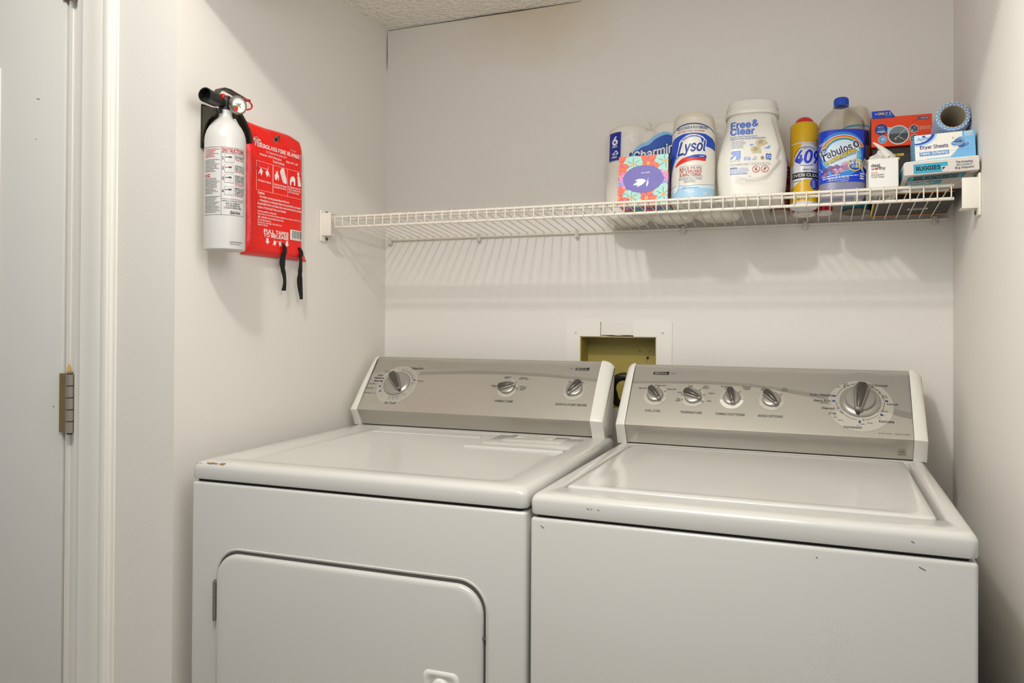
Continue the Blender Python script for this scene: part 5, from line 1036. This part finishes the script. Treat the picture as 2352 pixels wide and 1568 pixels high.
o = b.build('cloth_wrap', rl, smooth=50)
add_uv(o, lambda c: (atan2(c.y, c.x) / (2 * pi) * 22, (c.z + sqrt(c.x ** 2 + c.y ** 2) - Ri) / .0070)); o.matrix_basis = q
b = MB(); RR = []
for j in range(11):
    a = radians(75 - 8.5 * j); r_ = Ro + .0004 + .0110 * max(0, (j - 3) / 7) ** 1.6; RR.append([(r_ * cos(a), r_ * sin(a), .001 + .002 * (j / 10)), (r_ * cos(a), r_ * sin(a), LR * .9)])
b.rings(RR, 'chevron_cloth', False, closed=False); o = b.build('loose_end', rl, smooth=60); add_uv(o, lambda c: (atan2(c.y, c.x) / (2 * pi) * 22, c.z / .0070)); o.matrix_basis = q @ Matrix.Rotation(LOOSE, 4, 'Z')
b = MB(); b.rings([[(r_ * cos(2 * pi * j / 48), r_ * sin(2 * pi * j / 48), z) for j in range(48)] for r_, z in ((Ri + .0006, LR), (Ri + .0006, .0006), (Ri, 0.0), (Ri - .0016, .0008), (Ri - .0018, LR))], 'tube_card', False); o = b.build('cardboard_core', rl, smooth=50); o.matrix_basis = q

# trash bag box with a bag pulled out
tr = on_deck('trash_bag_box', 'small white box of trash bags with a white bag pulled out on top', 'box', 1.3215, -0.2800, radians(-1))
AW, AD, AH = .0280, .125, .0600
b = MB(); b.box(-AW, AW, 0, AD, 0, .004, 'card_white'); b.box(-AW, AW, 0, .0012, 0, AH, 'card_white'); b.box(-AW, AW, AD - .0012, AD, 0, AH - .004, 'card_white'); b.box(-AW, -AW + .0012, 0, AD, 0, AH - .002, 'card_white'); b.box(AW - .0012, AW, 0, AD, 0, AH - .002, 'card_white'); b.box(-AW + .001, AW - .001, .001, AD - .001, AH - .012, AH - .009, 'bag_white')
b.box(-AW + .001, AW - .001, -.0012, .0, .0005, .0035, 'card_white')
g = Print(); g.text('deal', -.0222, .0435, .0066, 'ink_3a3a3c', 1, 'L', .0165, .02) if ink('#3a3a3c') else 0; g.text('w', -.0222, .0375, .0042, 'ink_3a3a3c', 1, 'L', .0060, .02); g.ell(-.0133, .0396, .0023, .0023, 'ink_d02020', 1); g.text('rthy', -.0106, .0375, .0062, 'ink_3a3a3c', 1, 'L', .0142, .02)
g.text('Small', -.0222, .0300, .0034, 'ink_d02020', 1, 'L', .0122, .004); g.text('Unscented', -.0222, .0255, .0034, 'ink_3a3a3c', 1, 'L', .0230, .006); g.text('Trash Bags', -.0222, .0208, .0034, 'ink_3a3a3c', 1, 'L', .0240, .006)
g.emit(b, front_map(0)); g = Print(); barcode(g, -.023, .026, .030, .014, 'card_white', 'ink_4b4a48', 8); g.micro(-.023, .055, .045, .0035, 4, .008, 'ink_4b4a48', 1, 12, .3); g.emit(b, lambda u, v, h: (u, AD - v, -h)); b.build('carton', tr, smooth=0, fix=False)
rg = random.Random(21); b = MB(); N = 36
def bag(i, j):
    a = 2 * pi * i / N; f = j / 11; c, s_ = cos(a), sin(a)
    wrinkle = 1 + (.10 * sin(4 * a + 1.9 * j) + .08 * sin(9 * a - 1.1 * j) + .05 * sin(17 * a + 2.3 * j)) * min(1, f * 2.5)
    shrink = (1 - .55 * max(0, f - .30) / .70) if f < .82 else max(.12, .71 - 3.3 * (f - .82))
    x = .0262 * c * wrinkle * shrink; y = .040 + .036 * s_ * wrinkle * shrink
    if c < -.25: x -= .015 * (-c - .25) * sin(pi * min(1, f * 1.5))          # it spills past the left edge
    x += .004 * f; z = AH - .010 + .030 * min(1, f * 1.15) ** .9 + (.006 * sin(2 * a + .6) + .003 * sin(5 * a)) * f
    return (x, y, z)
b.rings([[bag(i, j) for i in range(N)] for j in range(12)], 'bag_white', True)
# the corner that hangs over the left side, and the twisted end that sticks up
b.rings([[(-.0262, .006 + .0042 * k, AH - .006 + .001 * (k % 2)) for k in range(8)], [(-.0345 - .001 * (k % 2), .004 + .0042 * k, AH + .005 - .0012 * k) for k in range(8)], [(-.0405 + .0012 * (k % 3), .003 + .0042 * k, AH - .010) for k in range(8)], [(-.0372 + .001 * (k % 2), .003 + .0038 * k, AH - .024 + .001 * k) for k in range(8)], [(-.0312, .003 + .003 * k, AH - .034 + .001 * k) for k in range(8)]], 'bag_white', False, closed=False)
b.rings([[(p[0] + r_ * cos(t) * 1.1 + .0012 * sin(3 * t + k), p[1] + r_ * .8 * sin(t), p[2] + .25 * r_ * cos(t)) for t in [2 * pi * m_ / 12 for m_ in range(12)]] for k, (p, r_) in enumerate((((.016, .020, AH - .008), .0125), ((.013, .021, AH + .006), .0105), ((.007, .022, AH + .018), .0078), ((.000, .023, AH + .027), .0052), ((-.007, .023, AH + .034), .0040), ((-.013, .023, AH + .0395), .0030), ((-.0165, .023, AH + .043), .0010)))], 'bag_white', True)
b.build('bag', tr, smooth=28)

# ------------------------------------------------------------------ left wall: extinguisher, its bracket, blanket pouch
AZ = -math.atan(LW)      # the left wall is turned a touch
def on_left(name, label, cat, s, n, z): 
    t = thing(name, label, cat); nx, ny = cos(AZ), sin(AZ); t.matrix_world = Matrix.Translation((LW * s + nx * n, s + ny * n, z)) @ Matrix.Rotation(AZ, 4, 'Z'); return t
ex = on_left('fire_extinguisher', 'white fire extinguisher with black valve hanging on left wall', 'fire extinguisher', -0.7165, 0.0560, 1.3560)
R = .0415
MB().lathe([(.030, .0035), (.034, .001), (.0385, 0), (R - .0004, .0016), (R, .004), (R, .2300), (.0405, .2385), (.0375, .2490), (.0330, .2580), (.0275, .2660), (.0215, .2725), (.0165, .2770), (.0140, .2810), (.0132, .2860), (.0132, .2960)], 'extinguisher_white', 64).build('tank', ex, smooth=40)
b = MB(); b.lathe([(.0095, .294), (.0150, .2955), (.0150, .2990), (.0120, .3000), (.0120, .3230), (.0090, .3250)], 'black_plastic', 28); b.box(-.0085, .0085, -.030, .022, .3000, .3150, 'black_plastic', .003, 2); b.box(-.007, .007, .010, .030, .284, .312, 'black_plastic', .003, 2); b.build('valve', ex, smooth=40)
b = MB(); M = Matrix.Translation((.002, -.020, .3080)) @ Matrix.Rotation(radians(-78), 4, 'Z') @ Matrix.Rotation(radians(90), 4, 'Y')
b.lathe([(.0090, 0), (.0100, .012), (.0135, .014), (.0150, .050), (.0150, .052), (.0128, .0525), (.0118, .035), (.001, .034)], 'black_plastic', 32, M); b.build('nozzle', ex, smooth=40)
def bar(path, wd, th, m, name, parent, taper=None):
    b = MB(); R_ = []; n = len(path)
    for i, p in enumerate(path):
        t = Vector(path[min(i + 1, n - 1)]) - Vector(path[max(i - 1, 0)]); t.normalize(); nrm = Vector((0, -t.z, t.y)); w_ = wd * (taper[i] if taper else 1)
        P = Vector(p); X = Vector((1, 0, 0)); R_.append([tuple(P + X * a * w_ / 2 + nrm * c * th / 2) for a, c in ((-1, -1), (1, -1), (1, 1), (-1, 1))])
    b.rings(R_, m); return b.build(name, parent, smooth=50, bevel=.0012)
bar([(0, -.026, .312), (0, -.0265, .324), (0, -.021, .333), (0, -.010, .3385), (0, .006, .3395), (0, .022, .3370), (0, .040, .3345), (0, .056, .3320), (0, .066, .3330)], .017, .0040, 'olive_black', 'lever', ex)
bar([(0, .010, .304), (0, .026, .3020), (0, .038, .2940), (0, .050, .2820), (0, .061, .2670), (0, .067, .2530), (0, .0685, .2400)], .019, .0075, 'black_plastic', 'carry_handle', ex)
b = MB(); b.tube([(.006 + .004 * sin(radians(a)), .045 + .027 * cos(radians(a)), .3205 + .010 * sin(radians(a))) for a in range(0, 360, 15)], .0019, 'pull_pin_red', 8, closed=True); b.tube([(.002, -.012, .3230), (.004, .020, .3225)], .0016, 'pull_pin_red', 8); b.box(-.003, .006, -.014, -.008, .317, .327, 'pull_pin_red', .001, 1); b.build('pull_pin', ex, smooth=60)
GM = Matrix.Translation((.0300, .000, .3030)) @ Matrix.Rotation(radians(-14), 4, 'Z') @ Matrix.Rotation(radians(90), 4, 'Y')
b = MB(); b.lathe([(.006, -.026), (.006, -.004), (.0175, -.002), (.0195, .0), (.0195, .006), (.0180, .0085), (.0162, .0085), (.0158, .0050)], 'steel', 40, GM); ga = b.build('gauge', ex, smooth=40)
g = Print(); GR = .0158; ink('#e9e9e6'); ink('#d81f17'); ink('#3f8f4f'); ink('#e0c24a'); g.ell(0, 0, GR, GR, 'ink_e9e9e6', 0)
for a0, a1, m in ((215, 262, 'ink_d81f17'), (196, 215, 'ink_3f8f4f')): g.poly([(0, -.001)] + [(GR * .9 * cos(radians(a0 + (a1 - a0) * k / 8)), GR * .9 * sin(radians(a0 + (a1 - a0) * k / 8))) for k in range(9)], m, 1)
g.ell(-.002, -.001, .0028, .0028, 'ink_e0c24a', 2); g.line([(-.008, .001), (.006, .003)], [.0006, .0022], 'ink_7d8a90', 3); g.ell(0, 0, .0022, .0022, 'ink_7d8a90', 4); g.line([(.001, .001), (.005, -.005)], .0016, 'ink_4b4a48', 3)
for a in (240, 120, 90, 60, 30, 0, -30): g.line([(GR * .75 * cos(radians(a)), GR * .75 * sin(radians(a))), (GR * .9 * cos(radians(a)), GR * .9 * sin(radians(a)))], .0005, 'ink_7d8a90', 2)
mb = MB(); g.emit(mb, lambda u, v, h: tuple(GM @ Vector((-v, u, .0052 + h)))); mb.build('gauge_face', ga, smooth=0, fix=False)
for h in ('#b8302a', '#3c3a38', '#6a6764', '#c9c6c2'): ink(h)
g = Print(step=.004); A_ = 'ink_3c3a38'; V = lambda y: (574 - y) / 1015
top, bot, mid = .2095, .0705, -.006
L0, L1 = -.052, .047
for p, q in (((L0, top), (L1, top)), ((L0, bot), (L1, bot)), ((mid, top), (mid, bot)), ((mid, .198), (L1, .198)), ((mid, .1035), (L1, .1035)), ((L0, .108), (mid, .108)), ((L1, top), (L1, bot))): g.line([p, q], .0006, A_, 1)
g.text('INSTRUCTIONS', mid + .0018, .1998, .0074, 'ink_b8302a', 2, 'L', .048, .02)
for k, (v, n) in enumerate(((.1785, '1'), (.1575, '2'), (.1365, '3'), (.1115, '4'))):
    g.text(n, mid + .0012, v + .006, .0058, A_, 2, 'L', None, .01); g.rect(mid + .0060, v, mid + .0250, v + .0175, 'ink_6a6764', 1, .003); g.rect(mid + .0066, v + .0006, mid + .0244, v + .0169, 'extinguisher_white', 2, .0026)
    g.poly([(mid + .012, v + .001), (mid + .022, v + .001), (mid + .021, v + .007), (mid + .017, v + .010), (mid + .013, v + .007)], 'ink_c9c6c2', 3); g.ell(mid + .017, v + .0115, .004, .002, A_, 4); g.line([(mid + .0075, v + .0105), (mid + .014, v + .011)], .0018, A_ if k != 1 else 'ink_b8302a', 4)
for v, rows in ((.192, ('PULL PIN, HOLD', 'UNIT UPRIGHT.', '*Hale clavija')), (.1715, ('START BACK 5 FT.', 'AIM AT BASE OF', 'FIRE. Apunte a', 'base del fuego')), (.151, ('SQUEEZE LEVER', '& EMPTY ENTIRE', 'CONTENTS INTO', 'COOKING VESSEL', 'Apriete y vacie', 'el contenido')), (.1255, ('IMMEDIATELY TURN', 'OFF APPLIANCE', 'TO REMOVE HEAT', 'SOURCE. Apague', 'el artefacto'))):
    for i, tx in enumerate(rows): g.text(tx, mid + .0272, v - .0038 * i, .0028, 'ink_b8302a' if tx[-1].islower() and tx[0] not in 'FS' else A_, 2, 'L', .024 * min(1, len(tx) / 13.5), .012)
g.text('RESIDENTIAL COOKING FIRE EXTINGUISHER', .0195, .0985, .0020, A_, 2, 'C', .047, .01)
for i, (tx, wd) in enumerate((('SPECIAL PURPOSE -', .032), ('FOR RESIDENTIAL', .030), ('COOKING MEDIA FIRES', .038))): g.text(tx, .019, .0930 - .0046 * i, .0033, A_, 2, 'C', wd, .008)
g.text('Kidde', .018, .0735, .0054, A_, 2, 'L', .016, .015); g.ell(.0145, .0760, .0036, .0034, A_, 2); g.line([(.0108, .0768), (.0185, .0775)], .0008, 'extinguisher_white', 3); g.line([(.0110, .0745), (.0175, .0755)], .0007, 'extinguisher_white', 3)
g.micro(-.046, .2045, .036, .0012, 6, .0031, 'ink_b8302a', 2, 31, .3); g.micro(-.047, .183, .038, .0011, 9, .0030, 'ink_6a6764', 2, 32, .3); g.micro(-.047, .152, .018, .0020, 2, .0040, 'ink_b8302a', 2, 33, .2); g.micro(-.047, .144, .040, .0011, 11, .0030, 'ink_6a6764', 2, 34, .4); g.micro(-.047, .105, .040, .0011, 11, .0030, 'ink_6a6764', 2, 35, .3)
g.micro(.047, .2, .0012, .0012, 38, .0034, 'ink_b8302a', 1, 36, 0)
g.text('MADE IN MEXICO', .012, .0140, .0026, A_, 2, 'L', .030, .008); g.text('0315113124', .012, .0098, .0026, A_, 2, 'L', .024, .008)
FA = radians(41)
cm = cyl_map(R); mb = MB(); g.emit(mb, lambda u, v, h: (lambda p: (p[0] * cos(FA) - p[1] * sin(FA), p[0] * sin(FA) + p[1] * cos(FA), p[2]))(cm(u, v, h)), .0003, .0001); mb.build('label', ex, smooth=0, fix=False)

eb = on_left('extinguisher_bracket', 'black plastic wall bracket gripping the neck of white fire extinguisher', 'bracket', -0.7165, 0.0, 1.5700)
b = MB(); b.box(.0003, .0045, -.0135, .0135, .004, .098, 'black_plastic', .0015, 2); b.build('wall_plate', eb, smooth=40)
P = [(.004, .093), (.043, .0855), (.043, .0735), (.037, .0700)] + [(.037 - .032 * sin(radians(a)) , .018 + .052 * cos(radians(a))) for a in range(15, 91, 15)] + [(.004, .010)]
for y in (-.0125, .0085):
    b = MB(); b.rings([[(p[0], y, p[1]) for p in P], [(p[0], y + .0035, p[1]) for p in P]], 'olive_black'); b.build('gusset', eb, smooth=30, bevel=.0008)
b = MB(); b.rings([[(.056 + r_ * cos(radians(a)), r_ * sin(radians(a)), z) for r_, z in ((.0138, .0725), (.0165, .0725), (.0165, .0800), (.0138, .0800))] for a in range(75, 286, 15)], 'black_plastic'); b.build('collar', eb, smooth=40)

po = on_left('fire_blanket_pouch', 'red fire blanket pouch with white print hanging beside the extinguisher', 'fire blanket', -0.508, 0.0010, 1.3600)
NX, NZ = 44, 56; vs = {}; b = MB()
def pf(u, v):
    """u -.104..+.104 along the wall, v 0..0.30 up -> outward thickness of the pouch face"""
    e = min(1, max(0, (u + .104) / .016)) * min(1, max(0, (.104 - u) / .020)) * min(1, max(0, v / .012)) * min(1, max(0, (.302 - v) / .03)); e = e ** .5
    t = .0040 + .0165 * e * (1 - .35 * max(0, (v - .2) / .1)); t += .0012 * sin(u * 90 + v * 40) * e * (.4 + max(0, (v - .24) / .06)) + .0010 * sin(v * 150 + u * 30) * max(0, 1 - v / .06) * e
    t += .0025 * max(0, 1 - abs(u + .088 + .02 * (v < .03)) / .006) * e; t -= .0026 * max(0, 1 - abs(v - .262 + .05 * (u + .1) * .0) / .004) * e - 0
    return t
def shape(u, v):
    uu = u; 
    if v < .03: uu += .026 * max(0, (u - .06) / .044) * (1 - v / .03) ** 1.2
    if u > .09 and v > .27: uu -= (u - .09) * .35 * (v - .27) / .03
    vv = v + (.0012 * sin(u * 40) if v > .29 else 0) - (.006 * max(0, (v - .28) / .02) * max(0, (u - .06) / .044))
    return uu, vv
F = []; Bk = []
for j in range(NZ + 1):
    for i in range(NX + 1):
        u = -.104 + .208 * i / NX; v = .302 * j / NZ; uu, vv = shape(u, v); F.append((pf(u, v), uu, vv)); Bk.append((.0012, uu * .985, vv))
fs = []; o = len(F)
for j in range(NZ):
    for i in range(NX): a = j * (NX + 1) + i; q4 = (a, a + 1, a + NX + 2, a + NX + 1); fs.append(q4); fs.append(tuple(o + k for k in q4[::-1]))
edge = [i for i in range(NX + 1)] + [j * (NX + 1) + NX for j in range(1, NZ + 1)] + [NZ * (NX + 1) + i for i in range(NX - 1, -1, -1)] + [j * (NX + 1) for j in range(NZ - 1, 0, -1)]
for k in range(len(edge)): a, c = edge[k], edge[(k + 1) % len(edge)]; fs.append((a, a + o, c + o, c))
b.add(F + Bk, fs, 'pouch_red'); b.build('pouch', po, smooth=60)
for h in ('#f3e9e4', '#e01008', '#1f4f48'): ink(h)
WI = 'ink_f3e9e4'; g = Print(step=.008)
def px_(x, y): return (-.078 + .166 * (x - 970) / (1545 - 970), .2500 - (y - (820 + (x - 970) * .315)) / 2091 * .381)
# the artwork is laid out flat, u from the left fold, v up from the bottom
g.text('FIBERGLASS FIRE BLANKET', -.0765, .2445, .0098, WI, 2, 'L', .166, .02); g.text('Standard: En 1869:1997', -.030, .2345, .0046, WI, 2, 'L', .062, .006); g.text('CE', -.040, .2345, .0050, WI, 2, 'L', .0075); g.text('Material: 100% fiberglass', -.062, .2245, .0052, WI, 2, 'L', .075, .008); g.text('Size: 40" x 40"', .030, .2240, .0056, WI, 2, 'L', .044, .01); g.text('Instructions', -.019, .2140, .0068, WI, 2, 'L', .042, .006); g.text('706-3041', .048, .2600, .0032, WI, 2, 'L', .022, .0)
for m, k, L in ((WI, 0, 1), ('pouch_red', .0016, 2)): g.poly([(-.0815 + k, .2640 + k * .5), (-.0700, .2695 - k), (-.054 - k, .2600), (-.053 - k, .2535 + k), (-.079 + k, .2560 + k)], m, L)
g.text('FH8', -.078, .2570, .0066, WI, 3, 'L', .022, .02)
bx = ((-.075, -.0195), (-.0175, .0335), (.0335, .086)); 
for i, (a, c) in enumerate(bx): g.line([(a, .1360), (c, .1360), (c, .2080), (a, .2080)], .0010, WI, 2, True)
def hand(u, v, k, fl): g.poly([(u, v), (u + fl * .006 * k, v + .008 * k), (u + fl * .011 * k, v + .003 * k), (u + fl * .016 * k, v - .010 * k), (u + fl * .009 * k, v - .004 * k), (u + fl * .006 * k, v - .012 * k)], WI, 3)
g.line([(-.066, .201), (-.066, .193), (-.034, .193), (-.034, .201)], .0010, WI, 3); hand(-.054, .184, 1.0, -1); hand(-.045, .184, 1.0, 1)
g.text('Pull tapes to release.', -.070, .1580, .0046, WI, 3, 'L', .045, .01)
g.poly([(-.012, .172), (-.005, .172), (-.005, .178), (-.0015, .178), (-.0015, .172), (.001, .172), (.001, .184), (-.002, .187), (-.003, .198), (-.006, .190), (-.009, .196), (-.010, .186), (-.014, .184)], WI, 3); g.blob([(.008, .186), (.006, .196), (.011, .204), (.017, .207), (.022, .204), (.024, .194), (.030, .178), (.029, .168), (.022, .168), (.016, .170)], WI, 3); g.line([(.014, .198), (.020, .194), (.017, .188)], .0008, 'pouch_red', 4); g.line([(.012, .190), (.018, .172)], .0007, 'pouch_red', 4)
for i, tx in enumerate(('Unfold the fire blanket', 'and point it at the fire.')): g.text(tx, -.0150, .1575 - .0065 * i, .0046, WI, 3, 'L', .045, .01)
g.blob([(.042, .176), (.045, .188), (.052, .192), (.058, .190), (.061, .184), (.061, .170), (.057, .170), (.056, .177), (.048, .177), (.047, .168), (.043, .168)], WI, 3); g.ell(.073, .2015, .0040, .0045, WI, 3); g.poly([(.069, .196), (.078, .196), (.083, .172), (.075, .168), (.071, .172)], WI, 3); g.line([(.075, .192), (.076, .174)], .0006, 'pouch_red', 4)
for i, tx in enumerate(('Completely cover the', 'fire to insulate the air', 'until it cools down.')): g.text(tx, .0360, .1600 - .0065 * i, .0046, WI, 3, 'L', .045 - .004 * (i > 1), .01)
rows = (('Caution:', .1265, .0062, .022), ('• For single-use only, please discard after use.', .1180, .0052, .105), ('• Fiberglass is a respirable fiber and a potential carcinogen.', .1090, .0052, .150), ('Respirable fibers are fibers that can penetrate the alveolar', .1005, .0052, .160), ('region of the lung if they are inhaled.', .0915, .0052, .098), ('Questions, problems, missing parts?', .0820, .0040, .064), ('Please email us at customerservice@menardsglobal.com or call us at 1-800-210-1084', .0755, .0036, .160), ('WARNING: Cancer & Reproductive Harm', .0675, .0042, .078), ('© 2023 Distributed by', .0605, .0038, .044), ('Menard, Inc., Eau Claire, WI 54703 U.S.A.', .0545, .0038, .084), ('Made in China', .0485, .0038, .034))
for tx, v, h, wd in rows: g.text(tx, -.070 + (.004 if tx[0] == '•' else .012 if tx[0] == 'W' else 0), v, h, WI, 3, 'L', wd, .012)
g.poly([(-.070, .0672), (-.0610, .0672), (-.0655, .0745)], WI, 3); g.text('!', -.0655, .0680, .0045, 'ink_e01008', 4, 'C')
g.text('PULL TAPES', -.0485, .0325, .0086, WI, 3, 'L', .086, .035); g.text('TO RELEASE', -.0485, .0220, .0086, WI, 3, 'L', .086, .035)
for u in (-.036, .033): g.poly([(u - .004, .0190), (u + .004, .0190), (u + .004, .0110), (u + .008, .0110), (u, .0040), (u - .008, .0110), (u - .004, .0110)], WI, 3)
g.line([(-.015, .019), (-.015, .014), (.012, .014), (.012, .019)], .0009, WI, 3); hand(-.006, .010, .8, -1); hand(.002, .010, .8, 1)
g.rect(.0440, .0240, .0930, .0510, WI, 2); r_ = random.Random(6); x = .051
while x < .089: l = r_.choice((.0007, .0012, .0018)); g.rect(x, .0290, x + l, .0490, 'ink_1f4f48', 3); x += l + r_.choice((.0007, .0011))
g.text('7 49313 70304 1', .0685, .0252, .0026, 'ink_1f4f48', 3, 'C', .042)
def pmap(u, v, h):
    v = .024 + v * .92; uu, vv = shape(u, v); return (pf(u, v) + h, uu, vv)
mb = MB(); g.emit(mb, pmap, .0006, .0001); mb.build('printed_text', po, smooth=0, fix=False)
b = MB(); M = Matrix.Translation((pf(-.002, .277) + .0004, -.002, .277)) @ Matrix.Rotation(radians(90), 4, 'Y'); b.rings([[(rr_ * cos(2 * pi * j / 24), rr_ * sin(2 * pi * j / 24), z) for j in range(24)] for rr_, z in ((.0082, -.002), (.0080, .0008), (.0066, .0014), (.0052, .0008), (.0050, -.002))], 'steel', False, M); b.lathe([(.0049, .0000), (.001, .0001)], 'dark_gap', 20, M); b.build('grommet', po, smooth=50)
def strap(u, v0, v1, name):
    b = MB(); R_ = []; N_ = 22; rg = random.Random(int(u * 1e4))
    for k in range(N_ + 1):
        f = k / N_; v = v0 + (v1 - v0) * f; tw = .0075 * (1 - .35 * max(0, 1 - abs(f - .52) / .05)) if f > .06 else .0035 + .06 * f
        n_ = (max(pf(max(-.1, min(.1, u)), max(.004, min(.29, v))), .004) if v > .006 else .019) + .0030 + .0015 * sin(f * 9 + u * 50); cx = u + .003 * sin(f * 7 + u * 90) + (-.010 * max(0, .08 - f) / .08)
        rot_ = .25 * sin(f * 8 + u * 70); R_.append([(n_ + c * .0009 - a * tw * sin(rot_), cx + a * tw * cos(rot_), v) for a, c in ((-1, -1), (1, -1), (1, 1), (-1, 1))])
    b.rings(R_, 'black_strap'); return b.build(name, po, smooth=50)
strap(.020, .034, -.078, 'pull_tape'); strap(.083, .030, -.097, 'pull_tape')
sc_ = on_left('wall_screw', 'steel screw holding the red fire blanket pouch through its grommet', 'screw', -0.5045, 0.0, 1.6450)
b = MB(); M = Matrix.Rotation(radians(90), 4, 'Y'); b.lathe([(.0022, .0005), (.0022, .0165), (.0058, .0172), (.0052, .0190), (.002, .0200), (.0005, .0201)], 'screw_metal', 20, M); b.box(-.0030, .0030, -.0005, .0005, .0197, .0205, 'dark_gap', M=M); b.box(-.0005, .0005, -.0030, .0030, .0197, .0205, 'dark_gap', M=M); b.build('screw_head', sc_, smooth=40)
